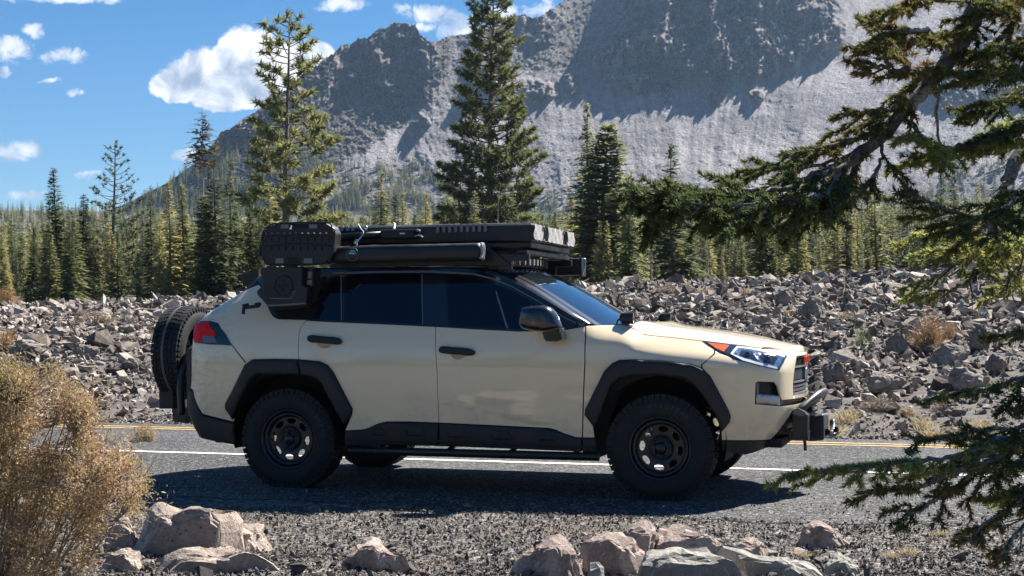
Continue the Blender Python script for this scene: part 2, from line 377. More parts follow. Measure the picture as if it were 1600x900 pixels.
drk = t.ramp(t.m('ADD', t.m('MULTIPLY', nb, 0.45), t.m('MULTIPLY', nfine, 0.55)), [(0.42, (0.03, 0.027, 0.027)), (0.5, (0.10, 0.09, 0.085)), (0.60, (0.34, 0.30, 0.265))])
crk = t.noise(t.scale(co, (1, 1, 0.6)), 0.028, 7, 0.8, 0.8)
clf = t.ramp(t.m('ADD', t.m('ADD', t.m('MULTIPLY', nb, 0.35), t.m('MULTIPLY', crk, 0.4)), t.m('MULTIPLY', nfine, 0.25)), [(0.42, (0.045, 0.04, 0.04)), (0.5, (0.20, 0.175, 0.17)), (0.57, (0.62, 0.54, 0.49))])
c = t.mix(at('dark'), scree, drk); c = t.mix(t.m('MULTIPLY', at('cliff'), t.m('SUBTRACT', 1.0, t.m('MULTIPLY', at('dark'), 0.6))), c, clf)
t.put(b.inputs['Base Color'], c); b.inputs['Roughness'].default_value = 1.0; b.inputs['Specular IOR Level'].default_value = 0.1
bf = t.m('ADD', t.m('MULTIPLY', t.noise(co, 0.35, 5, 0.75), 1.0), t.m('MULTIPLY', t.noise(t.scale(co, (1, 1, 0.3)), 0.09, 5, 0.7), 2.0))
t.put(b.inputs['Normal'], t.bump(bf, 1.0, 4.5))
me = npmesh('mountain', V.reshape(-1, 3), grid_faces(*V.shape[:2]), mm, True)
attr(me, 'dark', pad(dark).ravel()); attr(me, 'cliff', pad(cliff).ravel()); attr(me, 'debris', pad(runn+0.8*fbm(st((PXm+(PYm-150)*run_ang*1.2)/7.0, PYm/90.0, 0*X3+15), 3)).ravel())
tag(link('mountain', me), kind='structure')
def mount_pt(px, py):
    """point on the mountain face at column px, row py"""
    i = np.clip(np.searchsorted(cx, px), 1, len(cx)-1)
    col = PYm[:, i]; k = int(np.clip(np.searchsorted(-col, -py), 0, NR-1))
    return V[k, i], yr[i]
# ------------------------------------------------------------------ conifers
def foliage_mat(name, stops, trans=0.35, rnd=0.5):
    m, t, b = new_mat(name)
    co = t.node('ShaderNodeTexCoord').outputs['Object']; oi = t.node('ShaderNodeObjectInfo').outputs['Random']
    n = t.noise(co, 1.3, 4, 0.7)
    f = t.m('ADD', t.m('MULTIPLY', n, 1-rnd), t.m('MULTIPLY', oi, rnd))
    c = t.ramp(f, stops)
    gi = t.node('ShaderNodeNewGeometry').outputs['Random Per Island']
    hsv = t.node('ShaderNodeHueSaturation'); t.put(hsv.inputs['Color'], c); t.put(hsv.inputs['Value'], t.m('ADD', 0.55, t.m('MULTIPLY', gi, 0.9)))
    t.put(b.inputs['Base Color'], hsv.outputs[0]); b.inputs['Roughness'].default_value = 0.6; b.inputs['Specular IOR Level'].default_value = 0.25
    tr = t.node('ShaderNodeBsdfTranslucent'); t.put(tr.inputs[0], hsv.outputs[0])
    mx = t.node('ShaderNodeMixShader'); mx.inputs[0].default_value = trans
    t.put(mx.inputs[1], b.outputs[0]); t.put(mx.inputs[2], tr.outputs[0])
    t.put(t.n['Material Output'].inputs[0], mx.outputs[0])
    return m
G0 = (0.13, 0.155, 0.07); G1 = (0.26, 0.27, 0.11); G2 = (0.42, 0.37, 0.16); G3 = (0.055, 0.08, 0.038)
M_fir = foliage_mat('fir_needles', [(0.22, G0), (0.5, G1), (0.8, G2)], 0.5, 0.65)
M_darkfir = foliage_mat('dark_fir_needles', [(0.3, (0.06, 0.08, 0.036)), (0.55, (0.115, 0.135, 0.056)), (0.8, (0.20, 0.20, 0.08))], 0.48, 0.2)
M_pine = foliage_mat('pine_needles', [(0.3, (0.10, 0.12, 0.048)), (0.5, (0.20, 0.21, 0.078)), (0.75, (0.36, 0.33, 0.13))], 0.5, 0.2)
M_light = foliage_mat('light_fir_needles', [(0.3, (0.16, 0.18, 0.08)), (0.5, (0.30, 0.31, 0.13)), (0.75, (0.46, 0.42, 0.19))], 0.58, 0.2)
M_rusty = foliage_mat('rusty_needles', [(0.3, (0.07, 0.065, 0.03)), (0.55, (0.15, 0.115, 0.045)), (0.8, (0.24, 0.15, 0.06))], 0.35, 0.2)
M_bark = simple('conifer_bark', (0.16, 0.125, 0.10), 0.9, noise=0.45, nscale=6, bump=0.8, bscale=25)
M_greybark = simple('dead_grey_wood', (0.34, 0.31, 0.28), 0.9, noise=0.35, nscale=8, bump=0.6, bscale=30)

def tube_arrays(P, R, n=6):
    """ring tube through points P with radii R -> verts, quad faces"""
    P = np.asarray(P, float); k = len(P); V = []
    for i in range(k):
        d = P[min(i+1, k-1)]-P[max(i-1, 0)]; d = d/(np.linalg.norm(d)+1e-9)
        a = np.cross(d, (0.13, 0.21, 1.0) if abs(d[2]) < 0.9 else (1, 0.1, 0)); a /= np.linalg.norm(a); c = np.cross(d, a)
        for j in range(n):
            an = 2*pi*j/n; V.append(P[i]+R[i]*(a*cos(an)+c*sin(an)))
    Fc = [(i*n+j, i*n+(j+1) % n, (i+1)*n+(j+1) % n, (i+1)*n+j) for i in range(k-1) for j in range(n)]
    return V, Fc
class Acc:
    def __init__(s): s.V = []; s.Q = []
    def tube(s, P, R, n=6):
        v, f = tube_arrays(P, R, n); o = len(s.V); s.V += list(v); s.Q += [tuple(i+o for i in q) for q in f]
    def tris(s, T):     # T (m,3,3) -> degenerate-free triangles
        o = len(s.V); T = np.asarray(T).reshape(-1, 3); s.V += list(T); s.Q += [(o+3*i, o+3*i+1, o+3*i+2) for i in range(len(T)//3)]
    def mesh(s, name, mat, smooth=False):
        me = bpy.data.meshes.new(name); me.from_pydata([tuple(map(float, v)) for v in s.V], [], s.Q); me.materials.append(mat)
        if smooth: me.polygons.foreach_set('use_smooth', [True]*len(me.polygons))
        return me
def spray_tris(base, d, L, rg, n, wid, droop=0.15, up=0.0):
    """one conifer bough: flat side sprays along a spine, as small ragged triangles"""
    d = np.array(d, float); d /= np.linalg.norm(d); side = np.cross(d, (0, 0, 1)); side /= (np.linalg.norm(side)+1e-9)
    T = []
    for i in range(n):
        f = (i+rg.uniform(0, 1))/n; p = base+d*L*f+np.array((0, 0, -droop*L*f*f))
        l = wid*(1.15-f)*rg.uniform(0.5, 1.2)
        for s in (-1, 1):
            q = d*rg.uniform(0.3, 0.9)+side*s*rg.uniform(0.5, 1.1)+np.array((0, 0, rg.uniform(-0.45, 0.30)+up)); q /= np.linalg.norm(q)
            tip = p+q*l; w = np.cross(q, (rg.uniform(-.5, .5), rg.uniform(-.5, .5), 1)); w /= (np.linalg.norm(w)+1e-9); w *= l*rg.uniform(0.16, 0.30)
            T.append([p-w*0.6, tip-w*0.1, p+w+q*l*0.35])
            T.append([p+w*0.6, tip-q*l*0.3+w*0.9, tip])
    tip = base+d*L*1.08+np.array((0, 0, -droop*L)); p = base+d*L*0.7+np.array((0, 0, -droop*L*.5)); w = side*wid*0.18
    T.append([p-w, tip, p+w])
    return T
def tuft_tris(c, d, R, rg, n=14, thin=0.13):
    """pine tuft: a bottle brush of needle blades"""
    T = []; d = np.array(d, float); d /= (np.linalg.norm(d)+1e-9)
    for i in range(n):
        q = rg.normal(size=3); q /= np.linalg.norm(q); q = q+d*0.75; q /= np.linalg.norm(q)
        l = R*rg.uniform(0.7, 1.15); w = np.cross(q, rg.normal(size=3)); w /= (np.linalg.norm(w)+1e-9); w *= l*thin
        b = c-d*R*rg.uniform(0, 0.5)
        T.append([b-w, b+q*l, b+w])
    return T
def make_conifer(H, rad, seed, nb=70, ns=5, wid=0.35, bare=0.08, power=0.85, gaps=0.1, droop=0.25, pitch=0.05, dead=0, mat=None, lean=0.0, prof=None, bark=None):
    """-> (trunk mesh, crown mesh); H metres tall, origin at the foot"""
    rg = np.random.RandomState(seed); tr = Acc(); cr = Acc()
    zz = np.linspace(0, 1, 9); ax = lambda f: np.array((lean*H*f+0.012*H*sin(3*f+seed), 0.010*H*sin(4*f+seed*2)-0.0, H*f))
    r0 = H*0.0095+0.02
    tr.tube([ax(f) for f in zz], [r0*(1-f)**0.85+0.006 for f in zz], 7)
    for i in range(nb):
        f = bare+(1-bare)*(1-(1-(i+rg.uniform(0, 1))/nb)**1.0)
        if rg.uniform() < gaps: continue
        a = rg.uniform(0, 2*pi); t = (f-bare)/(1-bare)
        k = (1-t)**power if prof is None else float(np.interp(t, *prof))
        L = rad*k*rg.uniform(0.62, 1.15)+0.05*rad
        dz = pitch+0.55*(t-0.35)+rg.uniform(-0.12, 0.12)
        d = np.array((cos(a), sin(a), dz))
        T = spray_tris(ax(f), d, L, rg, max(2, int(ns*(0.4+k))), wid*(0.45+0.75*k), droop)
        cr.tris(T)
        if L > 0.5*rad and rg.uniform() < 0.5:
            d = d/np.linalg.norm(d); e = ax(f)+d*L*0.7+np.array((0, 0, -droop*L*0.5)); tr.tube([ax(f), e], [r0*0.18, 0.006], 3)
    for q_ in (0.90, 0.93, 0.96): cr.tris(spray_tris(ax(q_), (0.02, 0, 1), H*0.05, rg, 4, wid*0.4, 0))
    for i in range(dead):
        f = rg.uniform(0.05, 0.75); a = rg.uniform(0, 2*pi); L = rad*rg.uniform(0.4, 1.0)
        d = np.array((cos(a), sin(a), rg.uniform(-0.3, 0.3))); p = ax(f)
        tr.tube([p, p+d*L*0.5+np.array((0, 0, -0.05*L)), p+d*L+np.array((0, 0, -0.2*L))], [r0*0.22, r0*0.14, 0.004], 3)
    return tr.mesh('trunk', bark or M_bark, True), cr.mesh('crown', mat or M_fir)
def make_pine(H, seed, nb, rad, prof, tuftR=0.33, tufts=9, bare=0.25, mat=None, dead=6, up=0.45, blades=16, lean=0.0):
    rg = np.random.RandomState(seed); tr = Acc(); cr = Acc()
    ax = lambda f: np.array((lean*H*f+0.006*H*sin(5*f+seed), 0.008*H*sin(4*f+seed), H*f)); r0 = H*0.011+0.03
    zz = np.linspace(0, 1, 14); tr.tube([ax(f) for f in zz], [r0*(1-f)**0.8+0.02 for f in zz], 8)
    for i in range(nb):
        t = (i+rg.uniform(0, 1))/nb; f = bare+(1-bare)*t; a = i*2.4+rg.uniform(-0.5, 0.5)
        k = float(np.interp(t, *prof)); L = rad*k*rg.uniform(0.65, 1.15)+0.15
        d = np.array((cos(a), sin(a), up*rg.uniform(0.3, 1.1)-0.25*(1-t))); p0 = ax(f)
        pts = [p0, p0+d*L*0.4+np.array((0, 0, -0.04*L)), p0+d*L*0.75+np.array((0, 0, 0.0)), p0+d*L+np.array((0, 0, 0.16*L))]
        tr.tube(pts, [r0*0.26*(1-t*0.5), r0*0.17, r0*0.1, 0.012], 4)
        n = max(2, int(tufts*(0.35+k)*L/rad*1.4))
        side = np.cross(d, (0, 0, 1)); side /= np.linalg.norm(side)
        for j in range(n):
            s = 0.25+0.78*(j+rg.uniform(0, 1))/n
            q = pts[1]*(1-s)+pts[3]*s if s < 1 else pts[3]
            off = side*rg.uniform(-1, 1)*L*0.30*(1.25-s)+np.array((0, 0, rg.uniform(-0.03, 0.16)*L*(1.2-s)))
            if rg.uniform() < 0.5: tr.tube([q-d*0.12*L, q+off], [0.02, 0.008], 3)
            cr.tris(tuft_tris(q+off, off*0.6+d*0.4+np.array((0, 0, 0.25)), tuftR*rg.uniform(0.75, 1.2), rg, blades, 0.11))
    for j in range(5): cr.tris(tuft_tris(ax(1-0.012*j), (0, 0, 1), tuftR*0.8, rg, 10, 0.1))
    for i in range(dead):
        f = rg.uniform(0.08, bare+0.12); a = rg.uniform(0, 2*pi); L = rad*rg.uniform(0.25, 0.7); p = ax(f)
        d = np.array((cos(a), sin(a), rg.uniform(-0.4, 0.1))); tr.tube([p, p+d*L*0.6, p+d*L+np.array((0, 0, -0.1*L))], [0.035, 0.02, 0.006], 3)
    return tr.mesh('trunk', M_bark, True), cr.mesh('crown', mat or M_pine)
def plant(meshes, name, x, y, s=1.0, rz=None, label=None, cat='tree', group=None, z=None, sx=1.0):
    o = empty(name, (x, y, float(Hg(x, y)) - 0.1 if z is None else z), random.uniform(0, 6.28) if rz is None else rz)
    o.scale = (s*sx, s*sx, s)
    tag(o, label, cat, group)
    link('trunk', meshes[0], o); link('crown', meshes[1], o)
    return o
random.seed(5)
# the trees one can pick out by name: px of trunk, row of the tip, distance, mesh
def special(meshes, H, name, label, px, ytop, z, rz=0.0, sx=1.0, cat='tree', group=None):
    x = (px-800)/F*z; g = float(Hg(x, z))-0.15
    top = HC+(HY-ytop)/F*z
    return plant(meshes, name, x, z, (top-g)/H, rz, label, cat, group, g, sx)
tall_prof = ([0, 0.15, 0.4, 0.7, 0.9, 1], [0.9, 1.0, 0.85, 0.55, 0.42, 0.18])
pineA = make_pine(22, 3, 84, 4.6, ([0, 0.2, 0.4, 0.6, 0.75, 0.9, 1], [0.95, 0.95, 0.8, 0.62, 0.50, 0.42, 0.15]), 0.62, 11, 0.14, blades=17, dead=4)
special(pineA, 22, 'pine_tree', 'tall open pine with upswept boughs, its tip standing against the big white cloud', 449, 26, 118)
pineB = make_pine(26, 12, 235, 5.0, ([0, 0.08, 0.3, 0.5, 0.7, 0.85, 1], [0.9, 1.0, 0.92, 0.72, 0.50, 0.42, 0.3]), 0.50, 18, 0.03, blades=15, dead=10)
special(pineB, 26, 'pine_tree', 'tallest bushy pine, behind the roof rack and cut off by the top of the photo', 770, -22, 112, rz=2.0, sx=0.98)
firT = make_conifer(18, 3.0, 21, 380, 9, 0.85, 0.02, 0.95, 0.08, 0.28, mat=M_light, dead=6)
special(firT, 18, 'fir_tree', 'narrow fir with a thin pointed tip, right of the tallest pine', 922, 163, 105, sx=1.25)
firU = make_conifer(17, 3.4, 22, 420, 9, 1.0, 0.02, 0.7, 0.06, 0.2, mat=M_light, dead=3, prof=([0, 0.3, 0.6, 0.85, 1], [1, 0.9, 0.7, 0.42, 0.1]))
special(firU, 17, 'fir_tree', 'dense yellowish fir just right of the thin pointed one, beyond the windscreen', 948, 196, 100, rz=1.0, sx=1.75)
deadtop = make_conifer(18, 2.3, 31, 90, 6, 0.7, 0.72, 0.7, 0.05, 0.22, mat=M_rusty, dead=30, bark=M_greybark, prof=([0, 0.25, 0.5, 0.8, 1], [0.7, 1.0, 0.8, 0.35, 0.08]))
special(deadtop, 18, 'fir_tree', 'thin tree with a rust-tinged crown on top of a long bare trunk', 313, 173, 104)
tangle = make_pine(15, 41, 80, 3.6, ([0, 0.3, 0.5, 0.75, 1], [0.9, 0.85, 0.75, 0.45, 0.12]), 0.34, 6, 0.1, M_darkfir, 26, 0.55, 13)
special(tangle, 15, 'pine_tree', 'dark thin pine with crooked half-bare upper boughs left of the spare wheel', 178, 226, 108)
firL = make_conifer(14, 3.1, 51, 360, 8, 0.85, 0.02, 0.9, 0.05, 0.25, mat=M_darkfir)
special(firL, 14, 'fir_tree', 'leftmost tall dark green fir with a sharp tip against the sky', 86, 263, 102, sx=1.25)
special(firL, 14, 'fir_tree', 'shorter dark fir between the sharp-tipped fir and the crooked pine', 128, 305, 106, rz=2.2, sx=1.3)
special(firT, 18, 'fir_tree', 'broad green fir directly left of the thin tree with a bare trunk', 286, 290, 100, rz=2.1, sx=1.6)
special(firU, 17, 'fir_tree', 'yellow-green fir wrapped round the foot of the thin rust-crowned tree', 318, 305, 97, rz=4.0, sx=1.35)
special(firL, 14, 'fir_tree', 'dark fir partly hidden by the jerry can side of the roof rack', 392, 300, 95, rz=5.0, sx=0.9)
special(firL, 14, 'fir_tree', 'dark fir with spreading lower boughs at the far left behind a dry bush', 52, 355, 96, rz=3.0, sx=1.1)
# forest: variants
low = [make_conifer(10, 2.3, 100+i, 210, 5, 0.9, 0.03, p, g, dr, mat=M_fir, dead=3) for i, (p, g, dr) in enumerate([(0.9, .05, .25), (0.75, .12, .3), (1.1, .08, .2), (0.8, .25, .35)])]
low += [make_conifer(10, 1.7, 110, 190, 5, 0.8, 0.05, 0.8, 0.1, 0.25, mat=M_darkfir, dead=5)]
snag = make_conifer(10, 1.2, 120, 10, 3, 0.4, 0.3, 0.8, 0.4, 0.3, mat=M_rusty, dead=34, bark=M_greybark)
G_FOREST = 'conifers of the forest behind the lava field'
L_FOREST = 'green conifer standing among others in the forest edge behind the rocks'
rg = np.random.RandomState(11); n = 0; used = []
while n < 262:
    px = rg.uniform(-60, 1660); z = 88+rg.power(0.65)*80
    if 430 < px < 900 and rg.uniform() < 0.35: continue
    x = (px-800)/F*z
    if any((x-a)**2+(z-b_)**2 < 1.6 for a, b_ in used): continue
    used.append((x, z)); n += 1
    H = rg.choice([3.5, 4.5, 5.5, 6.5, 7.5, 9], p=[.14, .26, .27, .18, .11, .04])
    if rg.uniform() < 0.15: plant(snag, 'dead_tree', x, z, H/10, None, 'grey leafless dead conifer standing in the forest edge', 'tree', 'dead grey conifers in the forest edge')
    else: plant(low[rg.randint(5)], 'conifer', x, z, H/10, None, L_FOREST, 'tree', G_FOREST, sx=rg.uniform(0.75, 1.25))
# farther forest and the scattered trees on the mountain: one mass, instanced
far = []
small = []
for i, m_ in enumerate((M_fir, M_fir, M_darkfir)):
    t_, c_ = make_conifer(10, 2.0, 130+i, 95, 4, 1.1, 0.03, 0.85, 0.08, 0.2, mat=m_)
    bm = bmesh.new(); bm.from_mesh(t_); nf_ = len(bm.faces); bm.from_mesh(c_)
    for k_, f_ in enumerate(bm.faces):
        if k_ >= nf_: f_.material_index = 1
    me = bpy.data.meshes.new('far_conifer'); bm.to_mesh(me); bm.free(); me.materials.append(M_bark); me.materials.append(m_); small.append(me)
pts = []
while len(pts) < 11000:
    z = math.sqrt(rg.uniform(160**2, 1330**2)) if rg.uniform() < 0.62 else rg.uniform(158, 520); px = rg.uniform(-330, 1930); x = (px-800)/F*z
    d = float(pnoise(np.array([[x*0.012, z*0.012, 3.0]]))[0])
    if d < -0.28: continue
    if z > 900 and rg.uniform() < 0.25: continue
    h_ = rg.uniform(0.75, 1.25) * (0.75 if z < 300 else 1.0)
    pts.append((x, z, float(Hg(x, z))-0.3, h_))
P1 = [(150, 352), (215, 318), (262, 292), (320, 250), (350, 225), (400, 215), (470, 200), (500, 225), (520, 285), (560, 300), (560, 352)]
P2 = [(400, 352), (480, 262), (560, 262), (650, 255), (700, 285), (760, 352)]
P3 = [(840, 352), (850, 305), (1000, 312), (1200, 322), (1450, 300), (1530, 240), (1660, 250), (1900, 352)]
def scatter(poly, n_, hmin, hmax, bias):
    xs = [p[0] for p in poly]; ys = [p[1] for p in poly]; k = 0
    while k < n_:
        px, py = rg.uniform(min(xs), max(xs)), rg.uniform(min(ys), max(ys))
        f = (py-min(ys))/(max(ys)-min(ys))
        if rg.uniform() > bias+(1-bias)*f: continue
        if float(pnoise(np.array([[px*0.03, py*0.045, 9.0]]))[0]) < -0.12: continue
        if float(sdpoly(np.array([px]), np.array([py]), poly)[0]) < 0: continue
        p, top = mount_pt(px, py)
        if py < top+5: continue
        pts.append((p[0], p[1], p[2]-0.5, 1.15*rg.uniform(hmin, hmax))); k += 1
scatter(P1, 2300, 0.55, 1.2, 0.25); scatter(P2, 1200, 0.5, 1.1, 0.12); scatter(P3, 1300, 0.55, 1.2, 0.1)
pts = np.array(pts)
me = bpy.data.meshes.new('far_forest'); me.from_pydata([tuple(p[:3]) for p in pts], [], [])
attr(me, 'size', pts[:, 3]); attr(me, 'turn', rg.uniform(0, 6.28, len(pts)))
pick = me.attributes.new('pick', 'INT', 'POINT'); pick.data.foreach_set('value', rg.randint(0, 3, len(pts)).astype(np.int32))
def instancer(name, me, sources, rot3=False, uniform=True):
    """geometry nodes: put one of the source meshes on every vertex"""
    o = link(name, me)
    c = bpy.data.collections.new(name+'_sources')
    for i, s in enumerate(sources):
        so = bpy.data.objects.new('%s_source_%d' % (name, i), s); c.objects.link(so)
    g = bpy.data.node_groups.new(name+'_scatter', 'GeometryNodeTree')
    g.interface.new_socket('Geometry', in_out='INPUT', socket_type='NodeSocketGeometry'); g.interface.new_socket('Geometry', in_out='OUTPUT', socket_type='NodeSocketGeometry')
    N = g.nodes; Lk = g.links; gi = N.new('NodeGroupInput'); go = N.new('NodeGroupOutput')
    ci = N.new('GeometryNodeCollectionInfo'); ci.inputs['Collection'].default_value = c; ci.inputs['Separate Children'].default_value = True
    ip = N.new('GeometryNodeInstanceOnPoints'); ip.inputs['Pick Instance'].default_value = True
    def na(nm, ty):
        n_ = N.new('GeometryNodeInputNamedAttribute'); n_.data_type = ty; n_.inputs[0].default_value = nm
        return n_.outputs['Attribute']
    cx_ = N.new('ShaderNodeCombineXYZ'); Lk.new(na('turn', 'FLOAT'), cx_.inputs[2])
    if rot3: Lk.new(na('tiltx', 'FLOAT'), cx_.inputs[0]); Lk.new(na('tilty', 'FLOAT'), cx_.inputs[1])
    Lk.new(gi.outputs[0], ip.inputs['Points']); Lk.new(ci.outputs[0], ip.inputs['Instance']); Lk.new(na('pick', 'INT'), ip.inputs['Instance Index'])
    Lk.new(cx_.outputs[0], ip.inputs['Rotation']); Lk.new(na('size', 'FLOAT'), ip.inputs['Scale']); Lk.new(ip.outputs[0], go.inputs[0])
    md = o.modifiers.new('scatter', 'NODES'); md.node_group = g
    return o
tag(instancer('far_forest', me, small), 'distant conifer forest climbing from the lava field up the mountain foot', 'forest', kind='stuff')

# unseen conifers added behind the camera to break up reflections in paintwork and glass
pb = []
while len(pb) < 420:
    x, y = rg.uniform(-110, 110), rg.uniform(-95, -16)
    if pnoise(np.array([[x*.05, y*.05, 5.0]]))[0] < -.15: continue
    pb.append((x, y, -.2, rg.uniform(.5, 1.3)))
pb = np.array(pb); me = bpy.data.meshes.new('unseen_wood'); me.from_pydata([tuple(p[:3]) for p in pb], [], []); attr(me, 'size', pb[:, 3]); attr(me, 'turn', rg.uniform(0, 6.28, len(pb)))
pick = me.attributes.new('pick', 'INT', 'POINT'); pick.data.foreach_set('value', rg.randint(0, 3, len(pb)).astype(np.int32))
tag(instancer('unseen_wood', me, small), 'unseen conifer wood added behind the viewer for reflections', 'forest', kind='stuff')
# ------------------------------------------------------------------ lava field
def hull_rock(seed, n=17, sq=(1, 0.85, 0.65)):
    rg = np.random.RandomState(seed); p = rg.normal(size=(n, 3)); p /= np.linalg.norm(p, axis=1)[:, None]
    p = np.sign(p)*np.abs(p)**0.75; p *= rg.uniform(0.55, 1.0, (n, 1)); p *= np.array(sq)*rg.uniform(0.8, 1.2, 3)
    bm = bmesh.new()
    for q in p: bm.verts.new(q)
    bmesh.ops.convex_hull(bm, input=bm.verts)
    bmesh.ops.delete(bm, geom=[v for v in bm.verts if not v.link_faces], context='VERTS')
    bmesh.ops.triangulate(bm, faces=bm.faces[:]); bm.verts.index_update()
    V = np.array([v.co[:] for v in bm.verts]); T = np.array([[v.index for v in f.verts] for f in bm.faces]); bm.free()
    return V, T
def rock_mat(name, stops, bsc=9.0, pits=True, rnd=0.5, lich=0.0):
    m, t, b = new_mat(name)
    co = t.node('ShaderNodeTexCoord').outputs['Object']; oi = t.node('ShaderNodeObjectInfo').outputs['Random']
    gi = t.node('ShaderNodeNewGeometry').outputs['Random Per Island']
    n = t.noise(co, bsc*0.35, 6, 0.72); nf_ = t.noise(co, bsc*5, 4, 0.8)
    f = t.m('ADD', t.m('ADD', t.m('MULTIPLY', n, 0.5), t.m('MULTIPLY', nf_, 0.5)), t.m('MULTIPLY', t.m('SUBTRACT', t.m('FRACT', t.m('ADD', gi, oi)), 0.5), rnd*0.5))
    c = t.ramp(f, stops)
    t.put(b.inputs['Base Color'], c); b.inputs['Roughness'].default_value = 0.93; b.inputs['Specular IOR Level'].default_value = 0.2
    h = t.m('ADD', t.m('MULTIPLY', t.noise(co, bsc*1.2, 6, 0.75), 1.0), t.m('MULTIPLY', nf_, 0.22))
    if pits:
        v = t.ss(t.vor(co, bsc*2.6, 'F1', 0), 0.0, 0.28); h = t.m('ADD', h, t.m('MULTIPLY', v, 0.12))
        c = t.mix(t.m('MULTIPLY', t.m('SUBTRACT', 1.0, t.ss(t.vor(co, bsc*2.6, 'F1', 0), 0.10, 0.22)), 0.7), c, (0.05, 0.04, 0.035, 1)); t.put(b.inputs['Base Color'], c)
    t.put(b.inputs['Normal'], t.bump(h, 0.75, 0.35/bsc))
    return m
M_lava = rock_mat('lava_rock', [(0.25, (0.055, 0.046, 0.04)), (0.45, (0.155, 0.13, 0.112)), (0.6, (0.34, 0.285, 0.24)), (0.78, (0.62, 0.54, 0.46))], 9, False, 0.9)
M_boulder = rock_mat('grey_boulder_rock', [(0.3, (0.09, 0.078, 0.068)), (0.5, (0.20, 0.172, 0.15)), (0.7, (0.42, 0.36, 0.31))], 7, True, 0.35)
ROCKS = [hull_rock(200+i, 9+(i % 4)*2, [(1, 0.85, 0.65), (1, 0.7, 0.45), (1, 0.9, 0.85), (1.1, 0.6, 0.7)][i % 4]) for i in range(24)]
rg = np.random.RandomState(23)
def rand_rots(n):
    q = rg.normal(size=(n, 4)); q[:, 1:3] *= 0.45; q /= np.linalg.norm(q, axis=1)[:, None]; w, x, y, z = q.T
    return np.stack([np.stack([1-2*(y*y+z*z), 2*(x*y-z*w), 2*(x*z+y*w)], -1), np.stack([2*(x*y+z*w), 1-2*(x*x+z*z), 2*(y*z-x*w)], -1), np.stack([2*(x*z-y*w), 2*(y*z+x*w), 1-2*(x*x+y*y)], -1)], 1)
def joined(P, S, R, lib=ROCKS):
    """all stones of a field in one mesh"""
    kind = rg.randint(0, len(lib), len(P)); Vs, Ts, o = [], [], 0
    for k, (v, t_) in enumerate(lib):
        i = np.where(kind == k)[0]
        if not len(i): continue
        vv = np.einsum('nij,kj->nki', R[i], v)*S[i][:, None, None]+P[i][:, None, :]
        tt_ = t_[None]+(np.arange(len(i))*len(v))[:, None, None]+o
        Vs.append(vv.reshape(-1, 3)); Ts.append(tt_.reshape(-1, 3)); o += len(i)*len(v)
    return np.concatenate(Vs), np.concatenate(Ts)
# candidate stones over the visible wedge beyond the road
Np = 64000
yy = np.sqrt(rg.uniform(14.0**2, 84**2, Np*2)); yy = np.where(rg.uniform(size=Np*2) < 0.42, rg.uniform(14, 40, Np*2), yy)
xx = yy*rg.uniform(-0.47, 0.47, Np*2)
u_, v_ = w2uv(xx, yy); ok = v_ > 5.0+edge_wob(u_)+rg.uniform(0, 0.7, Np*2)**2
xx, yy, u_, v_ = [a[ok][:Np] for a in (xx, yy, u_, v_)]
base = 0.041+0.0016*(yy-14); siz = base*np.exp(rg.normal(0, 0.5, len(xx)))*(0.72+0.28*sstep(v_, 5.5, 8))
siz = np.minimum(siz, 0.36+0*siz)
bl = pnoise(st(xx*0.35, yy*0.2, 0*xx+31)); siz *= 1+0.35*bl
zz_ = Hg(xx, yy)+siz*rg.uniform(-0.1, 0.45, len(xx))+0.10*np.maximum(bl, 0)
order = np.argsort(-(siz/yy)*(np.abs((xx/yy)) < 0.34))
BIG = [  # boulders one can point to: px, py of the foot, width px, height px, label
 (1305, 606, 44, 46, 'dark angular boulder beyond the front bumper, just above the bull bar'),
 (1384, 616, 70, 42, 'broad brown boulder right of the dark angular one beyond the bumper'),
 (1512, 614, 74, 46, 'large pale-topped boulder at the right, low in the lava field'),
 (1485, 572, 66, 44, 'flat pale boulder at the foot of the orange bush'),
 (1402, 556, 46, 44, 'leaning grey boulder left of the orange bush'),
 (1531, 548, 34, 52, 'upright dark block right of the small tree trunk'),
 (1248, 462, 34, 26, 'dark boulder on the crest of the lava field above the bonnet'),
 (1226, 476, 30, 24, 'dark boulder just below the crest, left of the crest boulder'),
 (1270, 500, 52, 40, 'wide split grey boulder in the middle of the lava field above the headlight'),
 (1330, 494, 24, 26, 'small pointed boulder right of the split grey one'),
 (1370, 492, 28, 24, 'pale boulder below the forest, above the young pine'),
 (1118, 492, 50, 26, 'blocky boulder above the bonnet, left part of the lava field'),
 (1322, 602, 30, 24, 'dark stone wedged between the two large boulders beyond the bumper'),
 (1492, 650, 44, 20, 'flat slab lying near the road under the drooping branch'),
 (1335, 655, 30, 18, 'rounded stone low on the bank by the yellow line'),
 (168, 538, 60, 16, 'long flat pale slab on the left lava field below the dry brown bush'),
 (40, 556, 70, 26, 'dark slab tilted up at the far left behind the foreground bush'),
 (132, 562, 44, 26, 'bright blocky boulder above the foreground bush'),
 (90, 528, 40, 20, 'pale block at the left, between the dry bushes'),
 (205, 580, 34, 22, 'grey block directly left of the spare wheel'),
 (196, 520, 34, 16, 'pale flat stone right of the long slab and left of the spare wheel'),
 (1440, 668, 36, 16, 'low brown stone at the road edge near the right'),
 (1560, 585, 40, 34, 'grey boulder at the right edge behind the green boughs'),
 (1180, 470, 26, 18, 'small dark boulder near the crest above the bonnet'),
]
def find_ground(px, py):
    z = 15.0
    while z < 120:
        if HC+(HY-py)/F*z <= float(Hg((px-800)/F*z, z)): return z
        z += 0.1
    return 75.0
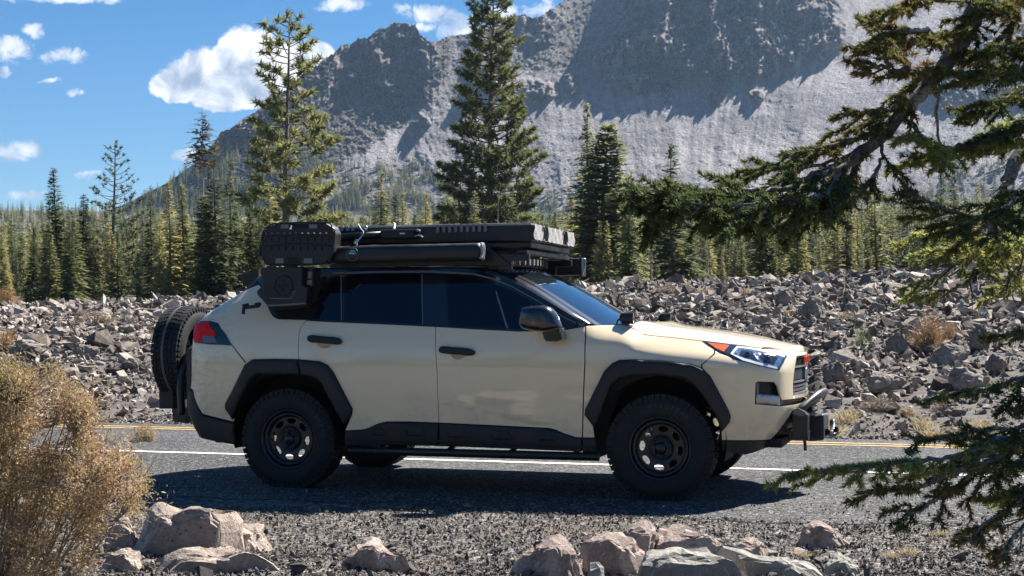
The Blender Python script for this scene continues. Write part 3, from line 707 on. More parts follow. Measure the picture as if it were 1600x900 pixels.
def boulder_mesh(name, seed, sub=3, planes=26, rough=0.05, sx=1, sy=0.8, sz=0.8, mat=None, fine=0.012):
    """faceted boulder of unit size: a ball cut by random planes, then roughened"""
    rg_ = np.random.RandomState(seed)
    bm = bmesh.new(); bmesh.ops.create_icosphere(bm, subdivisions=sub, radius=1); bm.verts.index_update()
    P = np.array([v.co[:] for v in bm.verts]); T = np.array([[v.index for v in f.verts] for f in bm.faces]); bm.free()
    N = rg_.normal(size=(planes, 3)); N /= np.linalg.norm(N, axis=1)[:, None]; D = rg_.uniform(0.58, 0.92, planes)
    for _ in range(2):
        for n_, d_ in zip(N, D):
            k = P@n_-d_; P = P-np.maximum(k, 0)[:, None]*n_
    Q = P+rough*np.stack([fbm(P*2.2+seed+i*9, 4, g=0.6) for i in range(3)], -1)
    Q = Q+P*(fine*fbm(P*11+seed, 3, g=0.7))[:, None]
    Q = Q*np.array((sx, sy, sz))
    return npmesh(name, Q, T, mat, False)
for i, (px, py, w_, h_, lab) in enumerate(BIG):
    z = find_ground(px, py); sx = w_/F*z/2/0.9; szz = h_/F*z/2/0.9
    me = boulder_mesh('boulder', 300+i, 4, 22, 0.13, sx*.92, sx*0.75, szz*1.1, M_boulder, fine=0.03)
    x = (px-800)/F*z; g = float(Hg(x, z))
    o = link('boulder', me, loc=(x, z+0.05, g+szz*0.62)); tag(o, lab, 'boulder', 'large boulders in the lava field')
# the stones that show largest: one object each
for k in order[:276]:
    v, t_ = ROCKS[rg.randint(len(ROCKS))]
    key = 'loose_rock_%d' % (k % 24)
    me = bpy.data.meshes.get('loose_rock_shape_%d' % (k % 24))
    if me is None: me = npmesh('loose_rock_shape_%d' % (k % 24), *ROCKS[k % 24], M_lava)
    o = link('lava_rock', me, loc=(xx[k], yy[k], zz_[k])); o.scale = (siz[k]*1.0,)*3; o.rotation_euler = rg.uniform(-0.5, 0.5), rg.uniform(-0.5, 0.5), rg.uniform(0, 6.28)
    tag(o, 'loose grey lava rock lying among the others in the field beyond the road', 'rock', 'loose lava rocks in the field beyond the road')
rest = order[276:]
Vr, Tr = joined(st(xx, yy, zz_)[rest], siz[rest], rand_rots(len(rest)), [r for r in ROCKS if len(r[1]) < 20])
tag(link('lava_rubble', npmesh('lava_rubble', Vr, Tr, M_lava)), 'jumbled field of small grey lava rubble beyond the road', 'rubble', kind='stuff')
# fine chips along the far road edge
n_ = 5000; uu_ = rg.uniform(-9, 9, n_); vv_ = 4.75+np.abs(rg.normal(0, 0.45, n_)); x_, y_ = uv2w(uu_, vv_); s_ = 0.018*np.exp(rg.normal(0, 0.5, n_))
Vr, Tr = joined(st(x_, y_, Hg(x_, y_)+s_*0.4+0.01), s_, rand_rots(n_), ROCKS[:8])
tag(link('roadside_chips', npmesh('roadside_chips', Vr, Tr, M_lava)), 'small rock chips scattered along the far road edge', 'gravel', kind='stuff')
# ------------------------------------------------------------------ the car
CAR = empty('off_road_car', (Ov[0], Ov[1], 0.012), -TH)
tag(CAR, 'beige off-road car with black roof, black wheels and loaded roof rack, parked on the roadside', 'car')
uc, vc = float(-Ov@Dv), float(-Ov@Nv)
def U(px, py, v):
    """photo pixel -> car coordinates on the plane v"""
    dx = (px-800)/F; dz = (HY-py)/F; du = dx*Dv[0]+Dv[1]; dv = dx*Nv[0]+Nv[1]
    t = (v-vc)/dv
    return np.array((uc+t*du, v, HC+t*dz))
def proj(P):
    P = np.asarray(P, float); wx_ = Ov[0]+P[..., 0]*Dv[0]+P[..., 1]*Nv[0]; wy_ = Ov[1]+P[..., 0]*Dv[1]+P[..., 1]*Nv[1]
    return 800+F*wx_/wy_, HY-F*(P[..., 2]-HC)/wy_
def catmull(P, n=8):
    P = [np.array(p, float) for p in P]
    if len(P) < 3: return P
    Q = [2*P[0]-P[1]]+P+[2*P[-1]-P[-2]]; out = []
    for i in range(1, len(Q)-2):
        for k in range(n):
            t = k/n; a, b_, c_, d_ = Q[i-1:i+3]
            out.append(0.5*((2*b_)+(-a+c_)*t+(2*a-5*b_+4*c_-d_)*t*t+(-a+3*b_-3*c_+d_)*t**3))
    return out+[P[-1]]
# --- plan of the body side from the middle of the tail to the middle of the nose
_pl = [(-2.28, 0), (-2.275, .25), (-2.26, .5), (-2.245, .65), (-2.215, .78), (-2.165, .86), (-2.06, .905), (-1.9, .925), (-1.65, .932), (-1.2, .935), (-.6, .932), (0, .93), (.6, .93), (1.1, .932), (1.5, .935),
       (1.75, .928), (1.9, .907), (2.03, .86), (2.13, .79), (2.19, .70), (2.235, .55), (2.262, .4), (2.282, .2), (2.29, 0)]
_pd = np.array(catmull(_pl, 40)); _ds = np.r_[0, np.cumsum(np.linalg.norm(np.diff(_pd, axis=0), axis=1))]
S_MAX = _ds[-1]
_sm = lambda xs, ys: (np.array(catmull(list(zip(xs, ys)), 20)))
def tab(x, T): return np.interp(x, T[:, 0], T[:, 1])
T_B = _sm([.2, .32, .5, .7, .88, 1.0, 1.08, 1.15, 1.20, 1.30, 1.45, 1.55, 1.60, 1.64, 1.67], [.875, .892, .91, .926, .934, .930, .918, .900, .884, .838, .768, .715, .682, .63, .56])
T_UF = _sm([.2, .35, .45, .55, .62, .7, .98, 1.01, 1.05, 1.2, 1.7], [2.02, 2.13, 2.2, 2.255, 2.285, 2.29, 2.29, 2.275, 2.22, 2.1, 1.9])
T_UR = _sm([.2, .35, .45, .57, .68, .79, 1.065, 1.235, 1.34, 1.44, 1.58, 1.7], [-2.12, -2.2, -2.255, -2.29, -2.285, -2.265, -2.262, -2.225, -2.09, -1.93, -1.79, -1.7])
T_WT = _sm([-3, .5, .8, 1.1, 1.25, 1.45, 1.66, 1.91, 2.05, 2.3], [1.3, 1.24, 1.215, 1.205, 1.155, 1.12, 1.098, 1.068, 1.05, 1.025])
def M(s, w):
    s = np.asarray(s, float); w = np.asarray(w, float)
    u0 = np.interp(s, _ds, _pd[:, 0]); v0 = np.interp(s, _ds, _pd[:, 1])
    B = tab(w, T_B)
    Wt = tab(u0, T_WT); x = np.clip(1-(Wt-w)/0.155, 0, 1.3); fr = sstep(u0, 0.72, 1.05)
    Bf = np.minimum(B, .934)*1.0; Bf = np.where(w > .9, np.maximum(Bf, .925), Bf)-0.19*x**1.7
    B = B*(1-fr)+Bf*fr
    # wheel bulges, door crease, sill crease
    B = B+0.014*np.exp(-((u0-1.386)**2+(w-.62)**2)/.30)+0.014*np.exp(-((u0+1.386)**2+(w-.66)**2)/.34)
    line = .72-.187*(u0+.43); win = sstep(u0, -.55, -.2)*sstep(.95-u0, 0, .3)
    B = B-0.006*sstep(line-w, 0, .05)*win*sstep(w, .40, .50)
    u = u0+(tab(w, T_UF)-2.29)*sstep(u0, 1.5, 2.1)+(tab(w, T_UR)+2.235)*sstep(-u0, 1.45, 2.1)
    return np.stack([u, -v0/.93*B, w], -1)
def MN(s, w, e=0.004):
    a = M(s+e, w)-M(s-e, w); b_ = M(s, w+e)-M(s, w-e); n = np.cross(a, b_); return n/np.linalg.norm(n, axis=-1)[..., None]
_gs = np.linspace(0.0, S_MAX, 900); _gw = np.linspace(.22, 1.66, 300)
_GS, _GW = np.meshgrid(_gs, _gw, indexing='ij'); _GP = M(_GS, _GW); _gx, _gy = proj(_GP); _gn = MN(_GS, _GW)
_cam = np.array((uc, vc, HC)); _vis = np.sum(_gn*(_cam-_GP), -1) > 0.0
def inv(px, py):
    """photo pixel -> (s, w) on the near body side"""
    d = (_gx-px)**2+(_gy-py)**2+np.where(_vis, 0, 1e6); i, j = np.unravel_index(np.argmin(d), d.shape)
    s, w = _gs[i], _gw[j]
    for _ in range(4):
        e = 0.002; x0, y0 = proj(M(s, w)); xs, ys = proj(M(s+e, w)); xw, yw = proj(M(s, w+e))
        J = np.array([[(xs-x0)/e, (xw-x0)/e], [(ys-y0)/e, (yw-y0)/e]])
        if abs(np.linalg.det(J)) < 200: break
        ds, dw = np.linalg.solve(J, (px-x0, py-y0)); s += float(np.clip(ds, -.02, .02)); w += float(np.clip(dw, -.02, .02))
    return float(np.clip(s, 0, S_MAX)), float(w)
S_C = S_MAX
S_R = float(np.interp(-2.21, _pd[:200, 0], _ds[:200]))
def outline(pts, closed=True):
    """list of pixels (x,y), params ('p',s,w) or lists of pixels to be smoothed -> dense (s,w) loop"""
    flat = []
    for p in pts:
        if isinstance(p, list): flat += [('x',)+tuple(q) for q in catmull(p, 5)]
        elif p[0] == 'p': flat.append(p)
        else: flat.append(('x', p[0], p[1]))
    sw = [np.array(inv(q[1], q[2])) if q[0] == 'x' else np.array(q[1:3], float) for q in flat]
    out = []
    for i in range(len(sw)):
        a, b_ = sw[i], sw[(i+1) % len(sw)]; L = np.linalg.norm(b_-a)
        if L < 1e-4: continue
        n = max(1, int(L/0.05))
        for k in range(n): out.append(a+(b_-a)*k/n)
    return np.array(out)
def area2(P): x, y = P[:, 0], P[:, 1]; return np.sum(x*np.roll(y, -1)-np.roll(x, -1)*y)
def inset(P, g):
    if area2(P) < 0: P = P[::-1]
    d = np.roll(P, -1, 0)-P; d /= np.linalg.norm(d, axis=1)[:, None]+1e-12; n = np.stack([-d[:, 1], d[:, 0]], 1); m_ = n+np.roll(n, 1, 0)
    m_ /= np.maximum(np.sum(m_*n, 1), .35)[:, None]
    return P+m_*g
def tri2d(loops, spacing, extra=()):
    """fill outer loop minus holes with triangles; returns 2-D points, triangles, boundary index loops"""
    outer = loops[0]; holes = loops[1:]
    allp = np.concatenate(loops); edges = []; o = 0
    for l in loops:
        k = len(l); edges += [(o+i, o+(i+1) % k) for i in range(k)]; o += k
    x0, y0 = outer.min(0); x1, y1 = outer.max(0)
    gx_, gy_ = np.meshgrid(np.arange(x0, x1, spacing), np.arange(y0, y1, spacing*0.87)); gx_ = gx_+(np.arange(gx_.shape[0])[:, None] % 2)*spacing/2
    g = np.stack([gx_.ravel(), gy_.ravel()], 1)
    if len(g):
        sd = sdpoly(g[:, 0], g[:, 1], outer)
        for h in holes: sd = np.minimum(sd, -sdpoly(g[:, 0], g[:, 1], h))
        g = g[sd > spacing*0.45]
    pts_ = np.concatenate([allp]+([g] if len(g) else [])+[np.array(e) for e in extra if len(e)])
    vo, eo, fo, ov, oe, of = geometry.delaunay_2d_cdt([Vector(p) for p in pts_], edges, [], 0, 1e-5)
    P = np.array([v_[:] for v_ in vo]); T = np.array([f for f in fo if len(f) == 3]); c_ = P[T].mean(1)
    ins = sdpoly(c_[:, 0], c_[:, 1], outer) > 0
    for h in holes: ins &= sdpoly(c_[:, 0], c_[:, 1], h) < 0
    T = T[ins]; a = P[T[:, 1]]-P[T[:, 0]]; b_ = P[T[:, 2]]-P[T[:, 0]]; fl_ = (a[:, 0]*b_[:, 1]-a[:, 1]*b_[:, 0]) < 0; T[fl_] = T[fl_][:, ::-1]
    return P, T
def loops_from(T):
    e = {}
    for a, b_, c_ in T:
        for x, y in ((a, b_), (b_, c_), (c_, a)): e[(x, y)] = 1
    return [(x, y) for (x, y) in e if (y, x) not in e]
MIRR = np.array((1, -1, 1))
def emit(name, Vt, T, Nn, mat, parent, mirror=True, custom=True):
    """link the mesh and its mirror image on the far side"""
    outp = []
    for sgn in ((1, -1) if mirror else (1,)):
        VV = Vt*(1, sgn, 1); TT = T if sgn == 1 else T[:, ::-1]
        me = npmesh(name, VV, TT, mat, True)
        if custom and len(me.vertices) == len(VV): me.normals_split_custom_set_from_vertices([tuple(n_) for n_ in Nn*(1, sgn, 1)])
        outp.append(link(name, me, parent))
    return outp
def panel(name, pts, mat, off=0.0, thick=0.014, gap=0.0022, spacing=0.035, parent=None, holes=(), round_=0.0, mirror=True, P0=None):
    parent = parent or CAR
    outer = inset(outline(pts) if P0 is None else P0, gap); hs_ = [inset(h, -gap) for h in holes]
    extra = []
    if round_:
        for f in (0.3, 0.65, 1.0):
            for l in [outer]: extra.append(inset(l, round_*f))
        e2 = []
        for e_ in extra:
            sd = sdpoly(e_[:, 0], e_[:, 1], outer); e2.append(e_[sd > round_*0.15])
        extra = e2
    P, T = tri2d([outer]+hs_, spacing, extra)
    X_ = M(P[:, 0], P[:, 1]); N_ = MN(P[:, 0], P[:, 1])
    o_ = np.full(len(P), off)
    if round_:
        d = np.clip(sdpoly(P[:, 0], P[:, 1], outer)/round_, 0, 1); o_ = off-round_*0.7*(1-np.sqrt(np.maximum(0, 1-(1-d)**2)))
    front_ = X_+N_*o_[:, None]
    be = loops_from(T); ids = sorted({i for e in be for i in e}); mp = {i: k for k, i in enumerate(ids)}; nb_ = len(ids)
    A_ = front_[ids]; Bk = A_-N_[ids]*thick
    nF = len(P); Vt = np.concatenate([front_, A_, Bk]); quads = []
    rn = np.zeros((nb_, 3))
    for a, b_ in be:
        t_ = front_[b_]-front_[a]; n_ = np.cross(t_, N_[a]); n_ /= np.linalg.norm(n_)+1e-12; rn[mp[a]] += n_; rn[mp[b_]] += n_
        i, j = nF+mp[a], nF+mp[b_]; quads += [(i, i+nb_, j+nb_), (i, j+nb_, j)]
    rn /= np.linalg.norm(rn, axis=1)[:, None]+1e-12
    TT = np.concatenate([T, np.array(quads)]); NN = np.concatenate([N_, rn, rn])
    return emit(name, Vt, TT, NN, mat, parent, mirror, custom=not round_)
# generic builders in car coordinates
def ruled(name, A_, B_, mat, parent=None, mirror=True, bulge=None, n=6, flip=False, smooth=True):
    A_ = np.array(A_); B_ = np.array(B_); rows_ = []
    for k in range(n):
        t = k/(n-1); R_ = A_*(1-t)+B_*t
        if bulge is not None: R_ = R_+np.array(bulge)*(1-(2*t-1)**2)
        rows_.append(R_)
    G = np.array(rows_); q = grid_faces(G.shape[0], G.shape[1]); V_ = G.reshape(-1, 3); outp = []
    for sgn in ((1, -1) if mirror else (1,)):
        qq = q if (sgn == 1) != flip else q[:, ::-1]
        outp.append(link(name, npmesh(name, V_*(1, sgn, 1), qq, mat, smooth), parent or CAR))
    return outp
def bevel_obj(o, w, seg=2):
    m_ = o.modifiers.new('bevel', 'BEVEL'); m_.width = w; m_.segments = seg; m_.limit_method = 'ANGLE'; m_.angle_limit = radians(35); return o
def prism(name, px_pts, v0, v1, mat, parent=None, bev=0.0, smooth=False, mirror=False, uvw=False):
    """outline seen in the photo on the plane v0, given real depth back to v1"""
    P = [np.array(p) if uvw else U(p[0], p[1], v0) for p in px_pts]; n = len(P)
    Q = [np.array((p[0], v1, p[2])) for p in P]
    a = sum(P[i][0]*P[(i+1) % n][2]-P[(i+1) % n][0]*P[i][2] for i in range(n))
    bm = bmesh.new(); vs = [bm.verts.new(p) for p in P]; ws = [bm.verts.new(q) for q in Q]
    bm.faces.new(vs if a > 0 else vs[::-1]); bm.faces.new(ws[::-1] if a > 0 else ws)
    for i in range(n): bm.faces.new([vs[i], ws[i], ws[(i+1) % n], vs[(i+1) % n]] if a < 0 else [vs[(i+1) % n], ws[(i+1) % n], ws[i], vs[i]])
    bmesh.ops.recalc_face_normals(bm, faces=bm.faces)
    if bev:
        bmesh.ops.bevel(bm, geom=bm.edges[:], offset=bev, segments=2, affect='EDGES', profile=0.6)
    me = bpy.data.meshes.new(name); bm.to_mesh(me); bm.free(); me.materials.append(mat)
    if smooth: me.polygons.foreach_set('use_smooth', [True]*len(me.polygons))
    o = link(name, me, parent or CAR)
    return o
def box(name, lo, hi, mat, parent=None, bev=0.0, rot=None):
    lo, hi = np.array(lo, float), np.array(hi, float); c_ = (lo+hi)/2; bm = bmesh.new(); bmesh.ops.create_cube(bm, size=1)
    bmesh.ops.scale(bm, vec=hi-lo, verts=bm.verts)
    if bev: bmesh.ops.bevel(bm, geom=bm.edges[:], offset=bev, segments=2, affect='EDGES', profile=0.6)
    if rot: bmesh.ops.rotate(bm, verts=bm.verts, matrix=Matrix.Rotation(rot[0], 3, rot[1]))
    bmesh.ops.translate(bm, vec=c_, verts=bm.verts)
    me = bpy.data.meshes.new(name); bm.to_mesh(me); bm.free(); me.materials.append(mat)
    return link(name, me, parent or CAR)
def tube(name, P, r, mat, parent=None, n=12, smooth_path=True, caps=True):
    if smooth_path and len(P) > 2: P = catmull(P, 6)
    V_, Q_ = tube_arrays(P, [r]*len(P), n); bm = bmesh.new(); vs = [bm.verts.new(v_) for v_ in V_]
    for q in Q_: bm.faces.new([vs[i] for i in q])
    if caps: bm.faces.new(vs[:n][::-1]); bm.faces.new(vs[-n:])
    bmesh.ops.recalc_face_normals(bm, faces=bm.faces)
    me = bpy.data.meshes.new(name); bm.to_mesh(me); bm.free(); me.materials.append(mat)
    me.polygons.foreach_set('use_smooth', [len(p.vertices) == 4 for p in me.polygons])
    return link(name, me, parent or CAR)
def lathe_mesh(name, prof, mat, n=64, axis='y'):
    """prof: (axial, radius) pairs; spun about the car's cross axis"""
    V_ = []
    for a, r in prof:
        for k in range(n): an = 2*pi*k/n; V_.append((r*cos(an), a, r*sin(an)))
    V_ = np.array(V_); q = []
    for i in range(len(prof)-1):
        for k in range(n): q.append((i*n+k, (i+1)*n+k, (i+1)*n+(k+1) % n, i*n+(k+1) % n))
    if axis == 'x': V_ = V_[:, [1, 0, 2]]*(1, -1, 1)
    me = npmesh(name, V_, np.array(q)[:, ::-1], mat, True)
    return me
def sharp(me, ang=35):
    me.set_sharp_from_angle(angle=radians(ang)); return me

# --- materials
def paint_mat(name, col, flake=0.0):
    m, t, b = new_mat(name)
    co = t.node('ShaderNodeTexCoord').outputs['Object']; sp_ = t.node('ShaderNodeSeparateXYZ'); t.put(sp_.inputs[0], co)
    dust = t.noise(co, 3.0, 6, 0.7); sp2 = t.noise(t.scale(co, (1, 1, 2.2)), 14, 5, 0.75)
    low = t.m('MULTIPLY', t.ss(sp_.outputs[2], 0.35, 0.85, 1, 0), t.ss(dust, 0.4, 0.75)); low = t.m('ADD', low, t.m('MULTIPLY', t.ss(sp2, 0.58, 0.74), 0.25))
    back_ = t.m('MULTIPLY', t.ss(sp_.outputs[0], -2.2, -1.7, 0.8, 0.0), t.ss(sp2, 0.42, 0.68))
    k = t.m('ADD', low, back_, clamp=True)
    t.put(b.inputs['Base Color'], t.mix(t.m('MULTIPLY', k, 0.7), (*col, 1), (0.36, 0.30, 0.235, 1)))
    t.put(b.inputs['Roughness'], t.m('ADD', 0.34, t.m('MULTIPLY', k, 0.4)))
    b.inputs['Coat Weight'].default_value = 1.0; t.put(b.inputs['Coat Roughness'], t.m('ADD', 0.045, t.m('MULTIPLY', k, 0.35)))
    b.inputs['Coat IOR'].default_value = 1.75; b.inputs['Metallic'].default_value = 0.0
    return m
C_PAINT = paint_mat('beige_car_paint', (0.84, 0.68, 0.44))
C_BLACK = simple('gloss_black_paint', (0.012, 0.013, 0.016), 0.25, coat=1.0)
C_PLAST = simple('textured_black_plastic', (0.012, 0.013, 0.0155), 0.55, noise=0.18, nscale=5, bump=0.25, bscale=500)
C_DARK = simple('dark_underbody', (0.010, 0.010, 0.011), 0.8)
C_GLASS = simple('tinted_glass', (0.004, 0.006, 0.010), 0.02, spec=0.6)
C_MET = simple('black_powder_coated_steel', (0.014, 0.015, 0.017), 0.38, noise=0.2, nscale=8, bump=0.15, bscale=300)
C_WHEEL = simple('matt_black_wheel', (0.016, 0.018, 0.022), 0.32, noise=0.25, nscale=10)
C_RUB = simple('tyre_rubber', (0.010, 0.011, 0.013), 0.75, noise=0.35, nscale=16, bump=0.3, bscale=90)
C_CANVAS = simple('black_canvas', (0.012, 0.0135, 0.017), 0.5, noise=0.3, nscale=7, bump=0.6, bscale=60)
C_GREYC = simple('grey_canvas', (0.36, 0.35, 0.35), 0.85, noise=0.3, nscale=18, bump=0.6, bscale=120)
C_STRAP = simple('grey_webbing', (0.30, 0.31, 0.33), 0.75, noise=0.2, nscale=40)
C_CHROME = simple('bright_metal', (0.7, 0.7, 0.72), 0.12, metal=1.0)
C_SILVER = simple('headlight_reflector', (0.42, 0.46, 0.54), 0.12, metal=0.85, coat=1, noise=0.35, nscale=40)
C_LENS = simple('dark_lens', (0.02, 0.028, 0.045), 0.03, coat=1.0)
C_AMBER = simple('amber_lens', (0.62, 0.12, 0.015), 0.12, coat=1.0, noise=0.3, nscale=60)
C_RED = simple('red_lens', (0.85, 0.008, 0.012), 0.45, coat=0.0, spec=0.25, noise=0.35, nscale=30)
C_WLED = simple('white_light_guide', (0.75, 0.80, 0.88), 0.15, coat=1.0)
C_SILVER2 = simple('satin_silver_trim', (0.45, 0.45, 0.46), 0.3, metal=0.7)
C_GREY = simple('grey_plastic_trim', (0.16, 0.165, 0.17), 0.4)
C_ORANGE = simple('orange_letter_enamel', (0.75, 0.08, 0.02), 0.4)
C_TEAL = simple('teal_print', (0.05, 0.38, 0.45), 0.5)
C_WHITE = simple('white_print', (0.7, 0.72, 0.72), 0.5)

# --- body panels, outlines read off the photograph
belt = [(436, 501), (480, 502.3), (500, 504), (590, 508), (680, 512.6), (750, 516.5), (809, 519.6), (850, 519.3), (885, 517.2), (914, 512)]
RF_o = [(395, 564.3), (384, 572), (353.5, 633), (353, 641), (364.5, 657)]
RF_top = [(395, 564.3), (430, 563.5), (467, 564.2)]
quarter = [('p', S_R, 1.225), [(316, 500), (336, 481), (375, 460), (404, 447)], (412, 462), [(417, 478), (424, 493), (432, 500), (440, 501.3)], (480, 502.6),
           [(476, 506.5), (468.5, 519), (465.8, 548)], (467, 564.2), (430, 563.5), (395, 564.3), (384, 572), (353.5, 633), (353, 641), (365, 661.5), (317, 649.5), (301, 611), ('p', S_R, .725)]
panel('quarter_panel', quarter, C_PAINT)
cups = {}
def circ(px, py, rx, ry=None, n=20):
    ry = ry or rx
    return np.array([inv(px+rx*cos(2*pi*k/n), py+ry*sin(2*pi*k/n)) for k in range(n)])
cup_r = circ(507, 537, 11.5, 9.5); cup_f = circ(716, 554, 12, 10)
panel('rear_door', [(480, 503.2), (500, 504.6), (590, 508.6), (680.6, 513), (683, 583), (685.5, 650), (686, 663.3), (640, 661.5), [(605, 661.4), (590, 665), (576, 671.5), (566, 674)], (539, 675.5), (549.5, 651), (551, 642), (521, 584), (512, 573), (500, 567.5), (467, 564.2),
                    [(465.8, 548), (468.5, 519), (476, 506.5)]], C_PAINT, holes=[cup_r])
panel('front_door', [(680.6, 513), (750, 517.2), (809, 520.2), (850, 519.9), (885, 517.8), (914.8, 512.5), (914.5, 530), (913.4, 571), (909.5, 686.5), (899, 686), [(899, 686), (880, 679.5), (867, 674), (857, 671.6)], (770, 667.2), (686, 663.3), (685.5, 650), (683, 583)], C_PAINT, holes=[cup_f])
for cc, (cx_, cy_) in ((cup_r, (507, 537)), (cup_f, (716, 554))):
    s0, w0 = inv(cx_, cy_); rows_ = []; nn = []
    for k, (f, d) in enumerate([(1.04, -0.001), (0.9, -0.006), (0.7, -0.013), (0.4, -0.018), (0.02, -0.020)]):
        R_ = np.array([[s0, w0]])+(cc-np.array([[s0, w0]]))*f; rows_.append(M(R_[:, 0], R_[:, 1])+MN(R_[:, 0], R_[:, 1])*d)
    G = np.array(rows_); G = np.concatenate([G, G[:, :1]], 1)
    for sg in (1, -1): link('handle_cup', npmesh('handle_cup', G.reshape(-1, 3)*(1, sg, 1), grid_faces(*G.shape[:2])[:, ::sg], C_PAINT, True), CAR)
panel('front_fender', [(915.6, 511.5), (940, 510.3), (976, 509.8), (990, 517), (1008, 526), (1050, 530.5), (1099, 536.3), (1116, 549), (1116, 555), (1095.5, 572.6), (1096.5, 578), (1080, 571.5), (1035, 566.2), (990, 564.6), (967.5, 565.5), (955.5, 571.5), (945, 582),
                       (915, 642), (914, 649.5), (926, 665), (929, 686.6), (910.5, 686.5), (914.3, 571), (915.4, 530)], C_PAINT, spacing=0.022)
s_g = inv(1243, 590)[0]
bumper = [(1099, 537.3), (1135, 540.5), (1160, 543.3), (1191, 547.2), ('p', inv(1222, 556)[0], 1.035), ('p', inv(1240, 556)[0], 1.02), ('p', S_C-.1, 1.012), ('p', S_C, 1.012), ('p', S_C, .985), ('p', s_g+.02, .983), (1242.5, 573), (1240.4, 588), (1239.2, 603), (1239.6, 620.5), ('p', S_C, .712), ('p', S_C, .688),
          (1222.5, 628), (1219.5, 622), (1215, 606), (1210.5, 600.3), (1184, 599.3), (1181, 602), (1180, 634), (1222.5, 637.2), ('p', S_C, .648), ('p', S_C, .60), ('p', inv(1240, 640)[0]+.1, .60), (1238, 645), (1205, 689.3), (1128, 690.6), (1127.3, 677.3), (1140, 661.5), (1141.5, 654), (1110, 591), (1098, 579), (1096.5, 573), (1117, 555.5), (1117, 550)]
panel('front_bumper', bumper, C_PAINT, spacing=0.022)
panel('fog_light_recess', [(1178, 596), (1213, 596), (1222, 624), ('p', S_C, .70), ('p', S_C, .635), (1222, 640), (1176, 639)], C_PLAST, off=-0.045, thick=0.01, gap=0)
panel('fog_light', [(1183, 617.5), (1219.5, 621.5), (1221, 636), (1182, 634)], C_SILVER2, off=-0.004, thick=0.04, gap=0, round_=0.012, spacing=0.015)
panel('fog_pillar', [(1183, 601), (1187.5, 601.5), (1187, 618), (1183, 618)], C_GREY, off=-0.012, thick=0.03, gap=0, spacing=0.02)
panel('front_valance', [('p', S_C, .592), ('p', inv(1240, 640)[0]+.1, .592), (1236.5, 647), (1205, 690.5), (1128, 692), (1128, 708), (1165, 714), (1190, 706), ('p', inv(1215, 700)[0]+.1, .40), ('p', S_C, .42)], C_PLAST, off=-0.004, gap=0.001)
panel('rear_bumper', [('p', S_R, .717), (302, 612.5), (317.5, 651.3), (340, 657.5), (366, 663.5), (369, 698), (314, 687), ('p', S_R, .43)], C_PLAST, off=0.010, thick=0.03, round_=0.01)
panel('rear_side_trim', [('p', S_R, 1.24), [(317, 498.5), (337, 479.5), (376, 458.5), (404, 446)], (404, 430), (388, 436), ('p', S_R, 1.56)], C_PLAST)
# tail: hatch, bumper middle
Pf = lambda a, b_, s0, s1: np.array([(s0, a), (s1, a), (s1, b_), (s0, b_)])
def dens(P, d=0.06):
    out = []
    for i in range(len(P)):
        a, b_ = P[i], P[(i+1) % len(P)]; n = max(1, int(np.linalg.norm(b_-a)/d))
        out += [a+(b_-a)*k/n for k in range(n)]
    return np.array(out)
panel('tailgate', None, C_PAINT, P0=dens(Pf(.73, 1.22, 0, S_R-.004)), gap=0.001)
panel('rear_window', None, C_GLASS, P0=dens(Pf(1.225, 1.55, 0, S_R-.004)), gap=0.001)
panel('rear_bumper_middle', None, C_PLAST, P0=dens(Pf(.43, .722, 0, S_R-.004)), gap=0.001)
# black greenhouse side with glass let into it
top_line = [(404, 430), (430, 426), (470, 422.5), (520, 420.5), (612, 419.6), (680, 420.2), (725, 422.5), (757, 428), (783, 436.5), (815, 450), (850, 470), (885, 491), (914, 509.5)]
panel('window_surround', [(412, 462), (417, 478), (424, 492.4), (432, 499.4), (440, 500.7), (480, 502), (500, 503.6), (590, 507.6), (680, 512), (750, 516), (809, 519), (850, 518.6), (885, 516.8), (914, 511.5), top_line[::-1], (404, 446)], C_BLACK, thick=0.02, gap=0.001)
panel('quarter_window', [(488.5, 501), (500, 474), (513, 449), (522.5, 434), (532.5, 433.6), (533, 503.2)], C_GLASS, off=0.004, thick=0.006, gap=0.001)
panel('rear_door_window', [(541, 433.3), (600, 432), (659, 431.8), (660.5, 510), (600, 507.4), (537.5, 504.6)], C_GLASS, off=0.004, thick=0.006, gap=0.001)
panel('front_door_window', [(697, 433.5), [(697, 433.5), (720, 434.8), (742, 438.5), (781, 450), (812, 464), (843, 482.5), (872, 501), (885, 513.5)], (850, 517.5), (809, 517.8), (750, 514.8), (700.5, 512)], C_GLASS, off=0.004, thick=0.006, gap=0.001)
panel('window_divider', [(774, 458), (776.5, 458.5), (794.5, 516), (791.5, 516)], C_GREY, off=0.007, thick=0.004, gap=0)
panel('window_divider', [(532.8, 433.6), (534, 433.6), (534.6, 503.6), (533.2, 503.6)], C_GREY, off=0.006, thick=0.004, gap=0)
panel('window_divider', [(659, 431.8), (660.2, 431.8), (661.7, 510.4), (660.4, 510.4)], C_GREY, off=0.006, thick=0.004, gap=0)
panel('belt_moulding', [(440, 499.7), (480, 501), (590, 506.5), (680, 510.9), (750, 514.9), (809, 517.9), (850, 517.5), (885, 515.5), (914, 510.6), (914, 512.6), (885, 517.4), (850, 519.4), (809, 519.8), (750, 516.8), (680, 512.8), (590, 508.2), (480, 502.8), (440, 501.3)], C_BLACK, off=0.006, thick=0.01, gap=0)
gut = [(520, 431), (600, 428.8), (669, 428.3), (739, 431.8), (768, 439), (800, 452), (840, 474), (880, 499), (900, 509)]
panel('roof_gutter', gut+[(p[0]-0.5, p[1]-2.2) for p in gut[::-1]], C_GREY, off=0.006, thick=0.008, gap=0)
